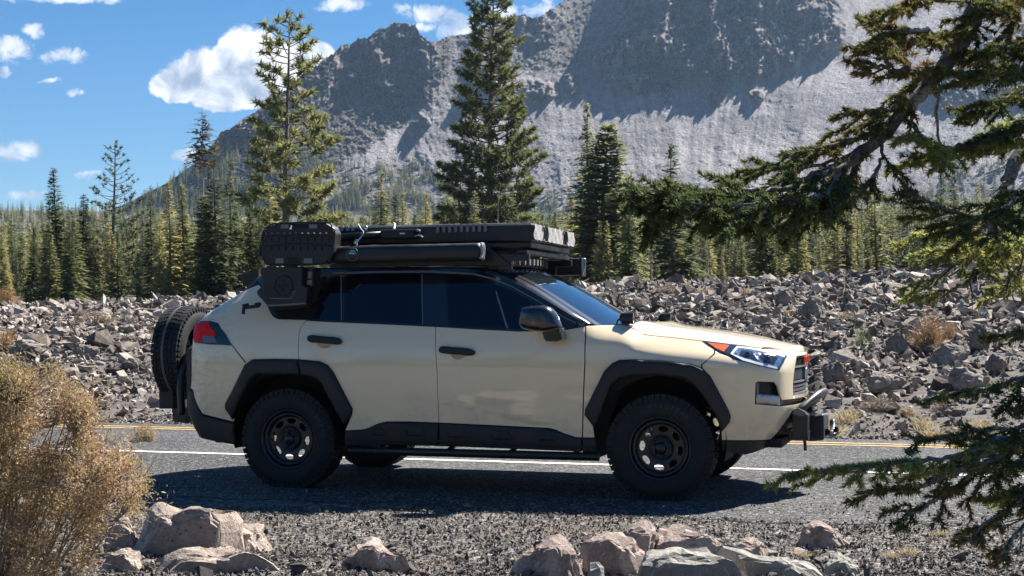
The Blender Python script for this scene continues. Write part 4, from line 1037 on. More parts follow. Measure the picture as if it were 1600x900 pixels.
# wheel-arch flares and rocker cladding
panel('wheel_arch_flare', [(365, 656), (354, 641), (354, 633), (384.5, 572.5), (395.5, 565), (430, 564), (466.2, 564.3), (470.5, 587.5), (404, 587.5), (392, 597)], C_PLAST, off=0.036, thick=0.06, round_=0.016, gap=0, spacing=0.02)
panel('wheel_arch_flare', [(467.6, 564.3), (500, 567.7), (512, 573.2), (520.5, 584), (550.3, 642), (549, 650.5), (539, 665.5), (503, 600.5), (494, 593.3), (480, 589), (472, 587.6)], C_PLAST, off=0.036, thick=0.06, round_=0.016, gap=0, spacing=0.02)
panel('wheel_arch_flare', [(930, 670), (914.6, 650), (915.4, 642), (945.4, 582.4), (956, 572), (968, 566), (990, 565), (1035, 566.6), (1080, 572), (1097.5, 579.4), (1109.6, 591.4), (1141, 654), (1139.6, 661.5), (1127, 677), (1095, 615), (1083, 601.5), (1068, 593), (1029, 588.5), (990, 588.5), (969, 593), (955.5, 603.5)],
      C_PLAST, off=0.036, thick=0.06, round_=0.016, gap=0, spacing=0.02)
for a, b_ in (([(540, 676), (566, 674.5), (580, 669.7), (592, 664.4), (605, 662), (685.5, 664)], [(685.7, 698), (540, 698)]), ([(687, 664), (770, 667.8), (857, 672.2), (878, 679), (899, 686.5), (909.5, 687.2)], [(909.5, 708), (687, 699)]), ([(911, 687.3), (932, 687.3)], [(932, 710), (911, 708.5)])):
    panel('rocker_cladding', a+b_, C_PLAST, off=0.022, thick=0.05, round_=0.01, gap=0.001, spacing=0.025)
for x0_, x1_, y0_, y1_ in ((575, 598, 670.5, 682), (631, 660, 666.5, 683), (695, 727, 671, 685.5), (764, 795, 674, 688.5), (834, 866, 677, 690)):
    panel('cladding_plate', [(x0_, y0_), (x1_, y0_+0.8), (x1_+8, y1_+0.8), (x0_+8, y1_)], C_PLAST, off=0.029, thick=0.012, round_=0.004, gap=0, spacing=0.02)
panel('sill_lip', [(541, 687), (686, 689.5), (909, 698.5), (931, 699), (931, 702), (909, 701.5), (686, 692.5), (541, 690)], C_PLAST, off=0.034, thick=0.02, round_=0.006, gap=0, spacing=0.03)
a_, b_ = U(545, 706, -.90), U(936, 716.5, -.90)
for sg in (1, -1):
    tube('rock_slider', [a_*(1, sg, 1), b_*(1, sg, 1)], 0.030, C_MET, smooth_path=False)
    for f in (0.12, 0.4, 0.65, 0.9):
        p_ = (a_*(1-f)+b_*f)*(1, sg, 1); tube('slider_bracket', [p_, (p_[0], sg*-.6, p_[2]+0.06)], 0.018, C_MET, n=8, smooth_path=False)
# inner shell behind the panel gaps, with the wheel arches cut out
def arch(u0, r=.47, z0=.385, a0=-12):
    pts_ = []
    for k in range(25):
        a = radians(180-a0 - k*(180-2*a0)/24.0); uu_ = u0+r*cos(a); w_ = z0+r*sin(a)
        pts_.append((float(np.interp(uu_, _pd[:, 0][100:-100], _ds[100:-100])), w_))
    return pts_
shell = [(0.0, .45), (0.0, 1.5)]+[(0.8, 1.5), (1.0, 1.60), (3.3, 1.60), (3.65, 1.46)]
s_at = lambda uu_: float(np.interp(uu_, _pd[:, 0][100:-100], _ds[100:-100]))
shell = [(0.0, .45), (0.0, 1.45), (s_at(-1.75), 1.45), (s_at(-1.6), 1.585), (s_at(.1), 1.585), (s_at(.45), 1.45), (s_at(.8), 1.2), (s_at(1.2), 1.09), (s_at(1.7), 1.03), (S_C, .98), (S_C, .45)]+[(s_at(1.386+.47)+.02, .40)]
shell += arch(1.386)[::-1][1:]+[(s_at(.85), .33), (s_at(-.85), .33)]+arch(-1.386)[::-1]+[(s_at(-1.386-.5), .42)]
panel('inner_shell', None, C_DARK, P0=dens(np.array(shell), .06), off=-0.050, thick=0.002, gap=0, spacing=0.08)
for u0_, nm in ((1.386, 'f'), (-1.386, 'r')):
    for sg in (1, -1):
        A_ = []; B_ = []
        for k in range(21):
            a = radians(-15+k*210/20.0); A_.append((u0_+.455*cos(a), sg*-.90, .40+.455*sin(a))); B_.append((u0_+.455*cos(a), sg*-.50, .40+.455*sin(a)))
        ruled('wheel_arch_liner', A_, B_, C_DARK, mirror=False, n=3)
box('underbody', (-1.85, -.62, .36), (-0.95, .62, .62), C_DARK, bev=.02); box('underbody', (-0.93, -.84, .33), (0.93, .84, .48), C_DARK, bev=.02)
box('engine_bay', (0.95, -.5, .62), (2.1, .5, .95), C_DARK, bev=.02); box('cabin_block', (-1.9, -.6, .63), (0.93, .6, 1.15), C_DARK, bev=.02)
box('skid_plate', (1.85, -.62, .36), (2.18, .62, .42), C_DARK, bev=.01)
tube('exhaust_silencer', [(-2.12, -.62, .35), (-1.7, -.62, .36)], 0.055, C_MET, smooth_path=False)
for u0_ in (1.386, -1.386): tube('axle', [(u0_, -.66, .385), (u0_, .66, .385)], 0.03, C_DARK, smooth_path=False)

# --- bonnet, nose cap, windscreen, roof
hood_px = [(977, 509.5), (990, 516), (1008, 525), (1050, 529.7), (1099, 535.2), (1135, 539.6), (1160, 542.4), (1190, 546.3)]
E = np.array([M(*inv(x, y))+MN(*inv(x, y))*0.002 for x, y in catmull(hood_px, 5)])
front_edge = []                                       # bonnet's leading edge, near corner to the middle
Pn = E[-1]; Pc = np.array((2.235, 0.0, 1.040))
NH = 34; NVv = 33
def hood_pt(i, f):
    """i: 0..1 along the seam, f: -1..1 across"""
    e = E[min(len(E)-1, int(i*(len(E)-1)))] if i >= 1 else E[int(i*(len(E)-1))]*(1-(i*(len(E)-1)) % 1)+E[min(len(E)-1, int(i*(len(E)-1))+1)]*((i*(len(E)-1)) % 1)
    g = 1-abs(f)**2.2; mid_rise = np.interp(i, [0, .25, .6, 1], [.015, .072, .048, .012])
    swell = 0.016*math.exp(-((abs(f)-.70)/.12)**2)*np.interp(i, [0, .1, .8, 1], [0.2, 1, 1, 0.1])
    uend = np.interp(i, [0, 1], [0.04, 0.17])
    return np.array((e[0]+uend*(1-f*f), e[1]*abs(f)*(1 if f <= 0 else -1), e[2]+mid_rise*(1-abs(f)**3.2)+swell))
H_ = np.array([[hood_pt(i, f) for f in np.linspace(-1, 1, NVv)] for i in np.linspace(0, 1, NH)])
hood = link('bonnet', npmesh('bonnet', H_.reshape(-1, 3), grid_faces(NH, NVv)[:, ::-1], C_PAINT, True), CAR)
sk = H_[:, 0]; sk2 = sk+np.array((0, 0.012, -0.02)); ruled('bonnet_edge', sk, sk2, C_PAINT, n=2)
# nose cap between the bonnet's leading edge and the top of the bumper
top_sw = [np.array(inv(1191, 547.2)), np.array((inv(1222, 556)[0], 1.035)), np.array((inv(1240, 556)[0], 1.02)), np.array((S_C-.1, 1.012)), np.array((S_C, 1.012))]
ts = np.array([p for p in catmull(top_sw, 5)]); BT = M(ts[:, 0], ts[:, 1])
half = H_[-1][:NVv//2+1]; vv_ = BT[:, 1]
HE = np.array([[np.interp(v_, half[:, 1], half[:, k]) for k in range(3)] for v_ in vv_]); HE[:, 1] = vv_; HE[:, 0] += 0.005
capn = np.array([HE*(1-t)+BT*t+np.array((0.012, 0, 0.012))*math.sin(pi*t) for t in np.linspace(0, 1, 6)])
for sg in (1, -1): link('nose_cap', npmesh('nose_cap', capn.reshape(-1, 3)*(1, sg, 1), grid_faces(*capn.shape[:2])[:, ::-sg], C_PAINT, True), CAR)
ws_px = [((930, 511), -.775), ((912, 499), -.755), ((894, 487.2), -.735), ((866, 468.5), -.70), ((837.5, 450.5), -.665), ((812, 437), -.635), ((789.7, 426.5), -.60)]
WE = np.array([U(x, y, v_) for (x, y), v_ in ws_px]); WE = np.array(catmull(list(WE), 4))
def across(Eg, bu, bw, n=25):
    G = []
    for k, e in enumerate(Eg):
        i = k/(len(Eg)-1); b1 = np.interp(i, [0, 1], bu); b2 = np.interp(i, [0, 1], bw)
        G.append([np.array((e[0]+b1*(1-f*f), -e[1]*f, e[2]+b2*(1-f*f))) for f in np.linspace(-1, 1, n)])
    return np.array(G)
C_SCREEN = simple('windscreen_glass', (0.012, 0.016, 0.022), 0.02, spec=0.9, coat=1.0)
G = across(WE, (0.16, 0.07), (0.012, 0.035)); link('windscreen', npmesh('windscreen', G.reshape(-1, 3), grid_faces(*G.shape[:2])[:, ::1], C_SCREEN, True), CAR)
# frit band at the glass edges
fr_ = np.array([[G[i, 0]*(1-t)+G[i, 2]*t+np.array((.003, -.003, .003)) for t in (0, .5)] for i in range(len(G))])
link('windscreen_edge', npmesh('windscreen_edge', fr_.reshape(-1, 3), grid_faces(*fr_.shape[:2]), C_BLACK, True), CAR)
AE = np.array([M(*inv(x, y)) for x, y in catmull([(914, 509.5), (885, 491), (850, 470), (815, 450), (783, 436.5), (757, 428)], 5)])
m_ = len(AE); WR = np.array([[np.interp(k/(m_-1), np.linspace(0, 1, len(WE)), WE[:, c_]) for c_ in range(3)] for k in range(m_)])
ruled('a_pillar', AE, WR, C_BLACK, bulge=(0.004, -0.010, 0.010), n=5)
tl = [(404, 430), (430, 426), (470, 422.5), (520, 420.5), (612, 419.6), (680, 420.2), (725, 422.5), (757, 428)]
RE = np.array([M(*inv(x, y)) for x, y in catmull(tl, 4)]); RE = np.concatenate([RE, WE[-1:]])
G = across(RE, (-0.02, 0.07), (0.0, 0.04)); G[:, :, 0] = G[:, :, 0]
link('roof', npmesh('roof', G.reshape(-1, 3), grid_faces(*G.shape[:2])[:, ::-1], C_BLACK, True), CAR)
prism('rear_spoiler', [(370, 433), (378, 430.5), (404, 425), (404, 447), (379, 449.5), (379, 444)], -.60, .60, C_PLAST, bev=.004)
# --- lamps
rl = panel('tail_light', [(301, 505.5), (328, 504.5), (341, 507.5), (353, 525), (363, 542.3), (330, 541), (305.5, 538)], C_BLACK, off=0.006, thick=0.02, gap=0, spacing=0.02)
for k, nm in ((1, 'lens'),):
    for part_, side_ in zip(panel('red_lens', [(300, 507), (327, 506), (340, 528), (316, 527.5), (318, 537), (305.5, 537.5)], C_RED, off=0.013, thick=0.008, gap=0, spacing=0.015), rl): part_.parent = side_
for part_, side_ in zip(panel('smoked_lens', [(312, 526.5), (335, 528), (340, 539), (315, 537.5)], C_GREY, off=0.009, thick=0.008, gap=0, spacing=0.015), rl): part_.parent = side_
hl = panel('headlight', [(1097.5, 536.6), (1130, 539.6), (1160.6, 543.4), (1195, 550), (1229.5, 559), (1217.2, 582), (1185.6, 575), (1146.7, 564), (1125, 554.5), (1116, 549)], C_LENS, off=0.005, thick=0.02, gap=0, spacing=0.015, round_=0.004)
def sub(nm, pts, mat, off, **k):
    for part_, side_ in zip(panel(nm, pts, mat, off=off, thick=0.006, gap=0, spacing=0.012, **k), hl): part_.parent = side_
sub('turn_signal', [(1105, 539.2), (1139.5, 543.3), (1136, 547.5), (1131, 553.5), (1119, 548.5)], C_AMBER, 0.008)
sub('reflector', [(1142, 557), (1151.5, 545.5), (1170, 548), (1198, 553.5), (1224, 560), (1213.5, 578.5), (1186, 572.5), (1160, 565.5)], C_SILVER, 0.007)
sub('light_guide', [(1141, 557), (1151.5, 544.8), (1170, 547), (1198, 552.5), (1225.5, 559.3), (1224, 562), (1197, 555), (1170, 549.5), (1153.5, 547.5), (1144.5, 557.3), (1162, 564), (1187, 571), (1213, 577), (1213, 580), (1186, 574), (1160, 567)], C_WLED, 0.009)
sub('dark_bezel', [(1158, 551), (1172, 552.5), (1180, 562), (1184, 568), (1166, 563), (1155, 558.5)], C_LENS, 0.009)
sub('dark_bezel', [(1189, 556.5), (1215, 562), (1208, 574), (1192, 570), (1186, 563)], C_LENS, 0.009)
for (x, y, r_) in ((1168, 557.5, .022), (1199, 565, .026)):
    s0, w0 = inv(x, y)
    for sg, side_ in zip((1, -1), hl):
        p_ = M(s0, w0)+MN(s0, w0)*0.004; bm = bmesh.new(); bmesh.ops.create_uvsphere(bm, u_segments=16, v_segments=10, radius=r_); bmesh.ops.translate(bm, vec=p_*(1, sg, 1), verts=bm.verts)
        me = bpy.data.meshes.new('projector'); bm.to_mesh(me); bm.free(); me.materials.append(C_LENS); me.polygons.foreach_set('use_smooth', [True]*len(me.polygons)); link('projector', me, side_)
# --- grille (both halves share the middle)
gr = panel('grille', [('p', S_C, .985), ('p', s_g-.02, .985), (1241.5, 575), (1239, 600), (1238, 622), ('p', S_C, .705)], C_DARK, off=-0.035, thick=0.004, gap=0)
sg_l = inv(1242, 590)[0]
def gbar(nm, w0, w1, s0, s1, mat, off):
    for part_, side_ in zip(panel(nm, None, mat, P0=dens(np.array([(s0, w0), (s1, w0), (s1, w1), (s0, w1)]), .03), off=off, thick=0.03, gap=0, spacing=0.03), gr): part_.parent = side_
gbar('grille_frame', .712, .730, sg_l, S_C, C_GREY, -.004)
gbar('grille_bar', .905, .917, sg_l+.02, S_C, C_GREY, -.006)
gbar('grille_bar', .800, .812, sg_l, S_C, C_GREY, -.006)
gbar('badge_panel', .815, .900, S_C-.10, S_C, C_GREY, .000)
gbar('grille_plate', .820, .895, sg_l+.01, S_C-.16, C_PLAST, -.015)
for k in range(9):
    s0 = sg_l+.02+k*.052
    if s0 < S_C-.02:
        for w0 in (.740, .768): gbar('mesh_bar', w0, w0+.018, s0, s0+.036, C_GREY, -.012)
        gbar('mesh_bar', .925, .972, s0, s0+.018, C_PLAST, -.012)
def text_mesh(body, size, depth=0.003):
    cu = bpy.data.curves.new('lettering', 'FONT'); cu.body = body; cu.size = size; cu.extrude = depth; cu.align_x = 'CENTER'; cu.align_y = 'CENTER'
    o = bpy.data.objects.new('tmp', cu); COL.objects.link(o); dg = bpy.context.evaluated_depsgraph_get(); me = bpy.data.meshes.new_from_object(o.evaluated_get(dg)); bpy.data.objects.remove(o); return me
tm = text_mesh('TOYOTA', 0.088, 0.004); tm.materials.clear(); tm.materials.append(C_ORANGE)
o = link('brand_lettering', tm, CAR); o.location = (2.286, 0, .948); o.rotation_euler = (pi/2, 0, pi/2)
tube('oval_badge', [np.array((2.288, .062*cos(a), .858+.040*sin(a))) for a in np.linspace(0, 2*pi, 25)], .005, C_CHROME, n=6, smooth_path=False)
tube('oval_badge', [np.array((2.290, .022*cos(a), .858+.038*sin(a))) for a in np.linspace(0, 2*pi, 21)], .004, C_CHROME, n=6, smooth_path=False)
tube('oval_badge', [np.array((2.290, .045*cos(a), .874+.014*sin(a))) for a in np.linspace(0, 2*pi, 21)], .004, C_CHROME, n=6, smooth_path=False)
# --- door handles
for pts_ in ([(482, 531), (486, 528), (498, 528.3), (510, 530), (523, 530.5), (532, 532.5), (535, 536), (532, 540.5), (524, 541), (510, 539.5), (498, 538.5), (486, 537.5), (482.5, 535)],
             [(687, 549), (691, 544.8), (703, 545), (716, 547), (729, 547), (738, 549), (742.5, 552.5), (740, 557.5), (731, 558.5), (716, 556.5), (703, 556), (692, 554.5), (688, 552.5)]):
    panel('door_handle', [pts_+[pts_[0]]], C_PLAST, off=0.036, thick=0.03, gap=0, round_=0.012, spacing=0.012)
# fuel-flap seam hint: bumper-to-quarter crease line under the tail light
panel('panel_seam', [(362.5, 542.5), (364, 542.5), (384.5, 568.5), (383, 569.5)], C_DARK, off=0.0016, thick=0.002, gap=0)
# --- mirrors
for sg in (1, -1):
    mp_ = empty('wing_mirror'); mp_.parent = CAR
    ring = [(809, 498), (811, 487), (815, 483), (826, 481), (848, 480), (860, 484.5), (868, 495), (874, 508), (876.5, 514), (868, 518), (852, 521.5), (832, 520), (815, 515.5), (810, 507)]
    A0 = np.array([U(x, y, -1.10) for x, y in catmull(ring+[ring[0]], 3)]); c0 = A0.mean(0); rows_ = []
    for f, d in ((0.02, -.055), (.45, -.052), (.75, -.040), (.93, -.018), (1.0, .01), (1.0, .06), (.93, .10), (.6, .125), (.02, .13)):
        R_ = c0+(A0-c0)*f; R_[:, 1] += d; rows_.append(R_)
    G = np.array(rows_); mo = link('mirror_shell', npmesh('mirror_shell', G.reshape(-1, 3)*(1, sg, 1), grid_faces(*G.shape[:2])[:, ::sg], C_BLACK, True), mp_)
    lo_ = [(810, 506), (832, 508.5), (855, 508), (875, 510), (877, 514.5), (866, 518.5), (852, 522), (832, 520.5), (814, 516)]
    A0 = [U(x, y, -1.165) for x, y in lo_]; prism('mirror_trim', [p_*(1, sg, 1) for p_ in A0], -1.150*sg, -1.02*sg, C_PLAST, mp_, uvw=True, bev=.004) if False else None
    ft = [(846, 519), (858, 517), (866, 514), (876, 521), (879, 533), (872, 536.5), (853, 536.5), (849, 530)]
    P_ = [U(x, y, -1.03) for x, y in ft]
    o = prism('mirror_foot', [np.array((p_[0], -1.03*sg, p_[2])) for p_ in P_], -1.03*sg, -.88*sg, C_BLACK, mp_, bev=.006, uvw=True)
# --- wheels
R_T = .3725; WID = .245
tp = [(.030, .208), (.012, .222), (.000, .25), (-.004, .28), (-.002, .305), (.006, .325), (.014, .345), (.024, .356), (.05, .362), (WID/2, .3645)]
tprof = tp+[(WID-a, r) for a, r in tp[:-1][::-1]]
tyre_me = lathe_mesh('tyre', tprof, C_RUB, 72)
# tread: lugs standing round the casing
bm = bmesh.new(); nl = 52
def lug(an0, an1, a0, a1, r0, r1, skew=0):
    vs = []
    for r in (r0, r1):
        for (an, a) in ((an0, a0), (an1, a0), (an1+skew, a1), (an0+skew, a1)): vs.append(bm.verts.new((r*cos(an), a, r*sin(an))))
    for q in ((0, 1, 2, 3), (7, 6, 5, 4), (0, 4, 5, 1), (1, 5, 6, 2), (2, 6, 7, 3), (3, 7, 4, 0)): bm.faces.new([vs[i] for i in q])
for k in range(nl):
    a = 2*pi*k/nl; st_ = 2*pi/nl
    for side in (0, 1):
        f = (lambda x: x) if side == 0 else (lambda x: WID-x); ph = a+side*st_*.5
        lug(ph, ph+st_*(.80 if k % 2 else .90), f(.012), f(.052), .33, R_T, .0)
        lug(ph+st_*.12, ph+st_*.55, f(.003), f(.02), .330, .353)
        lug(ph+st_*.15, ph+st_*.80, f(.058), f(.088), .35, R_T, st_*.25)
        lug(ph+st_*.45, ph+st_*1.1, f(.093), f(.119), .35, R_T+.0008, -st_*.2)
bmesh.ops.recalc_face_normals(bm, faces=bm.faces); tread_me = bpy.data.meshes.new('tread'); bm.to_mesh(tread_me); bm.free(); tread_me.materials.append(C_RUB)
# raised sidewall lettering
def letters_on_arc(body, r, a_mid, h, depth=.0022, span=None):
    bm2 = bmesh.new(); n = len(body); da = (span or n*h*.92/r)/n
    for i, ch in enumerate(body):
        if ch == ' ': continue
        t_ = text_mesh(ch, h, depth); an = a_mid+(n-1)/2*da-i*da
        Mx = Matrix.Translation((r*cos(an), -.003, r*sin(an))) @ Matrix.Rotation(-(an-pi/2), 4, 'Y') @ Matrix.Rotation(pi/2, 4, 'X')
        t_.transform(Mx); bm2.from_mesh(t_)
    me = bpy.data.meshes.new('sidewall_lettering'); bm2.to_mesh(me); bm2.free(); return me
sid = letters_on_arc('WILDPEAK', .292, pi/2, .042); sid.materials.clear(); sid.materials.append(simple('raised_rubber_letters', (0.05, 0.052, 0.056), 0.7))
barrel = lathe_mesh('rim', [(.024, .205), (.016, .213), (.020, .217), (.030, .217), (.034, .210), (.045, .200), (.075, .192), (.16, .190), (.21, .20), (.225, .214)], C_WHEEL, 64)
ring_me = lathe_mesh('bead_ring', [(.050, .198), (.034, .194), (.030, .186), (.032, .176), (.046, .170), (.060, .160)], C_WHEEL, 64)
# disc with eight oval openings
def disc_mesh():
    outer = np.array([(.168*cos(a), .168*sin(a)) for a in np.linspace(0, 2*pi, 65)[:-1]]); hs_ = []
    for k in range(8):
        a = 2*pi*k/8+radians(8); c_ = np.array((.132*cos(a), .132*sin(a))); tn = np.array((-sin(a), cos(a))); rd = np.array((cos(a), sin(a)))
        hs_.append(np.array([c_+tn*.036*cos(b)*(1+.12*sin(b))+rd*.021*sin(b) for b in np.linspace(0, 2*pi, 19)[:-1]]))
    P, T = tri2d([outer]+hs_, .02); r = np.hypot(P[:, 0], P[:, 1])
    dep = .058+.012*sstep(.10-r, 0, .03)-.008*sstep(.07-r, 0, .01)
    F_ = np.stack([P[:, 0], dep, P[:, 1]], 1); B2_ = F_+(0, .022, 0); n = len(P); be = loops_from(T); q = []
    for a, b_ in be: q += [(a, b_, b_+n), (a, b_+n, a+n)]
    T2 = np.concatenate([T, T[:, ::-1]+n, np.array(q)[:, ::-1]])
    return sharp(npmesh('disc', np.concatenate([F_, B2_]), T2[:, ::1], C_WHEEL, True), 30)
disc_me = disc_mesh()
hub_me = lathe_mesh('hub_cap', [(.052, .076), (.044, .074), (.042, .066), (.050, .062), (.052, .040), (.036, .038), (.028, .030), (.026, .0005)], C_WHEEL, 32)
bolt_me = lathe_mesh('wheel_nut', [(.055, .012), (.036, .011), (.033, .006), (.033, .0005)], C_MET, 6)
rbolt_me = lathe_mesh('ring_bolt', [(.035, .0045), (.0285, .004), (.0285, .0005)], C_MET, 6)
brake_me = lathe_mesh('brake_disc', [(.12, .14), (.118, .05), (.12, .001)], simple('brake_iron', (.22, .21, .20), .5, .8, noise=.3), 32)
def make_wheel(loc, side, rot=0.0, brake=False, axis=None, name='wheel'):
    w_ = empty(name, loc); w_.parent = CAR
    if axis == 'rear': w_.rotation_euler = (0, 0, radians(-90))
    elif side < 0: w_.rotation_euler = (0, rot, 0)
    else: w_.rotation_euler = (0, rot, pi)
    ty = link('tyre', tyre_me, w_); tr_ = link('tread', tread_me, ty); link('sidewall_lettering', sid, ty)
    rm = link('rim', barrel, w_); link('bead_ring', ring_me, rm); link('disc', disc_me, w_); link('hub_cap', hub_me, w_)
    for k in range(5):
        a = 2*pi*k/5+.3; o = link('wheel_nut', bolt_me, w_); o.location = (.056*cos(a), 0, .056*sin(a))
    for k in range(16):
        a = 2*pi*k/16; o = link('ring_bolt', rbolt_me, w_); o.location = (.184*cos(a), 0, .184*sin(a))
    return w_
for u0_, rt in ((1.386, .25), (-1.386, 1.0)):
    make_wheel((u0_, -.93, R_T-.012), -1, rt); make_wheel((u0_, .93, R_T-.012), 1, rt+.4)
# spare wheel and its carrier on the tail
SP = U(291, 549, -.25)
sw_ = make_wheel((-2.71, -.24, .975), -1, axis='rear', name='spare_wheel')
# ------------------------------------------------------------------ roof load, tail carrier, winch
# spare: straps and carrier
a_ = [np.array((-2.60, -.24+(R_T+.004)*cos(t), .975+(R_T+.004)*sin(t))) for t in np.linspace(0, 2*pi, 49)]
C_STRAP2 = simple('weathered_grey_strap', (0.08, 0.085, 0.095), 0.6)
bnd = [p_+np.array((-.012, 0, 0)) for p_ in a_], [p_+np.array((.012, 0, 0)) for p_ in a_]
link('tyre_strap', npmesh('tyre_strap', np.array(bnd[0]+bnd[1]), grid_faces(2, 49), C_STRAP2, True), sw_.parent if False else CAR)
box('carrier_post', (-2.36, -.66, .52), (-2.29, -.50, 1.02), C_MET, bev=.008)
box('carrier_arm', (-2.36, -.60, .60), (-2.28, .45, .68), C_MET, bev=.008)
tube('carrier_tube', [(-2.42, -.62, .50), (-2.44, -.60, .76), (-2.42, -.50, .98), (-2.40, -.3, 1.06)], .030, C_MET)
box('carrier_plate', (-2.46, -.40, .84), (-2.28, -.08, 1.10), C_MET, bev=.01)
prism('licence_plate_box', [(248, 606), (270, 601), (271, 641), (249, 641)], -.45, -.30, C_PLAST, bev=.004)
prism('hitch_bracket', [(268, 640), (291, 640), (291, 664), (270, 661)], -.50, -.30, C_MET, bev=.006)
box('carrier_hinge', (-2.36, -.66, .48), (-2.28, -.52, .62), C_MET, bev=.01)
# --- rack frame
RACK = empty('roof_rack'); RACK.parent = CAR
for sg in (-1, 1):
    box('side_rail', (-1.72, sg*.62-.02, 1.665), (.38, sg*.62+.02, 1.715), C_MET, RACK, bev=.006)
    fq = [U(x, y, -.66) for x, y in [(745, 384), (762, 387), (797, 416.5), (785, 417), (560, 417), (560, 404), (740, 402)]]
    prism('fairing', [p_*(1, -sg, 1) for p_ in fq], sg*.66, sg*.635, C_MET, RACK, uvw=True, bev=.003)
    for u0_ in (-1.5, -.6, .2): box('rack_foot', (u0_-.05, sg*.62-.02, 1.60), (u0_+.05, sg*.62+.02, 1.67), C_MET, RACK, bev=.006)
for k in range(8): box('crossbar', (-1.68+k*.28, -.62, 1.715), (-1.60+k*.28, .62, 1.745), C_MET, RACK, bev=.005)
# slab of folded tent / boards
ST = U(832, 370, -.60); u1 = float(ST[0]); ts0 = U(430, 370, -.60)
wt_, wb_ = float(U(700, 354, -.6)[2]), float(U(700, 381, -.6)[2])
def soft_slab(name, lo, hi, mat, parent, nx, ny, amp, seed, bev=.012):
    """a stuffed fabric box: edges rounded, faces slightly wavy"""
    bm = bmesh.new(); bmesh.ops.create_cube(bm, size=1); lo, hi = np.array(lo), np.array(hi)
    bmesh.ops.scale(bm, vec=hi-lo, verts=bm.verts); bmesh.ops.bevel(bm, geom=bm.edges[:], offset=bev, segments=3, affect='EDGES', profile=0.6)
    L = hi-lo
    for ax_, n_ in ((0, nx), (1, ny), (2, 3)):
        for k in range(1, n_):
            co_ = Vector((0, 0, 0)); co_[ax_] = -L[ax_]/2+L[ax_]*k/n_; no = Vector((0, 0, 0)); no[ax_] = 1
            bmesh.ops.bisect_plane(bm, geom=bm.verts[:]+bm.edges[:]+bm.faces[:], plane_co=co_, plane_no=no)
    P = np.array([v_.co[:] for v_ in bm.verts]); d = np.stack([fbm(P*5+seed+i*7, 3) for i in range(3)], -1)*amp*(0.4, 1, 1); P = P+d+(lo+hi)/2
    for v_, p_ in zip(bm.verts, P): v_.co = p_
    me = bpy.data.meshes.new(name); bm.to_mesh(me); bm.free(); me.materials.append(mat); me.polygons.foreach_set('use_smooth', [True]*len(me.polygons))
    return link(name, me, parent)
TENT = soft_slab('folded_tent', (-1.60, -.60, wb_), (u1, .60, wt_), C_CANVAS, CAR, 40, 14, .007, 3)
# grey front flap with lacing
fl = []
for k in range(29):
    v_ = -.59+1.18*k/28; fl.append([np.array((u1+.012+.007*math.sin(k*1.9+w_*60), v_, w_+.004*math.sin(k*2.3))) for w_ in np.linspace(wb_+.012, wt_-.004, 6)])
fl = np.array(fl); link('grey_end_flap', npmesh('grey_end_flap', fl.reshape(-1, 3), grid_faces(*fl.shape[:2]), C_GREYC, True), TENT)
for c0 in (-.36, -.33, -.30, -.27, -.24, .22, .25, .28, .31, .34):
    tube('lacing_cord', [(u1+.014, c0, wt_-.005), (u1+.020, c0+.006, (wt_+wb_)/2), (u1+.016, c0, wb_+.015)], .004, C_MET, TENT, n=5)
box('tent_base_frame', (-1.55, -.56, wb_-.045), (u1-.02, .56, wb_-.004), C_MET, bev=.006)
box('top_edge_piping', (-1.5, -.606, wt_-.012), (u1-.01, -.590, wt_+.004), C_STRAP, bev=.003, parent=TENT)
for k in range(9):      # webbing loops hanging over the near edge
    p_ = U(684+k*9.3, 356, -.612); box('webbing_loop', (p_[0]-.012, -.614, wt_-.055), (p_[0]+.012, -.604, wt_+.003), C_GREY, TENT, bev=.002)
for k in range(7):
    p_ = U(500+k*8.5, 354, -.614)
    box('webbing_loop', (p_[0]-.010, -.616, wt_-.030), (p_[0]+.010, -.604, wt_+.005), C_STRAP, TENT, bev=.002)
# shovel tube, air compressor box, cables
tube('storage_tube', [U(522, 373, -.66), U(596, 369.5, -.66)], .026, C_MET, smooth_path=False)
prism('compressor_box', [(594, 362), (646, 361), (646, 374), (595, 374.5)], -.70, -.60, C_PLAST, bev=.005)
prism('box_label', [(624.5, 366.2), (632.5, 366.2), (632.5, 368.6), (624.5, 368.6)], -.7025, -.699, C_WHITE)
prism('box_edge', [(593.5, 361), (652, 360), (652, 361.6), (593.5, 362.6)], -.703, -.60, C_GREY)
tube('clamp_knob', [U(648, 373, -.70), U(655, 370, -.72), U(661, 374, -.72)], .008, C_CHROME, n=8)
tube('clamp_knob', [U(650, 362, -.70), U(657, 364, -.71)], .008, C_GREY, n=8, smooth_path=False)
tube('white_cable', [U(560, 353, -.64), U(564, 360, -.70), U(568, 366, -.72), U(563, 374, -.74), U(558, 381, -.78)], .004, C_WHITE, n=6)
tube('cable_plug', [U(558.5, 377, -.79), U(555, 385, -.80)], .016, C_CHROME, n=8, smooth_path=False)
tube('cable_plug', [U(572, 356, -.66), U(572.5, 364, -.66)], .012, C_CHROME, n=8, smooth_path=False)
tube('red_strap', [U(524, 383, -.66), U(550, 384, -.66)], .010, simple('dark_red_webbing', (.16, .02, .02), .7), n=6, smooth_path=False)
tube('tie_strap', [U(614, 351.5, -.612), U(617, 353, -.616), U(615.5, 361, -.70)], .008, C_WHITE, n=6)
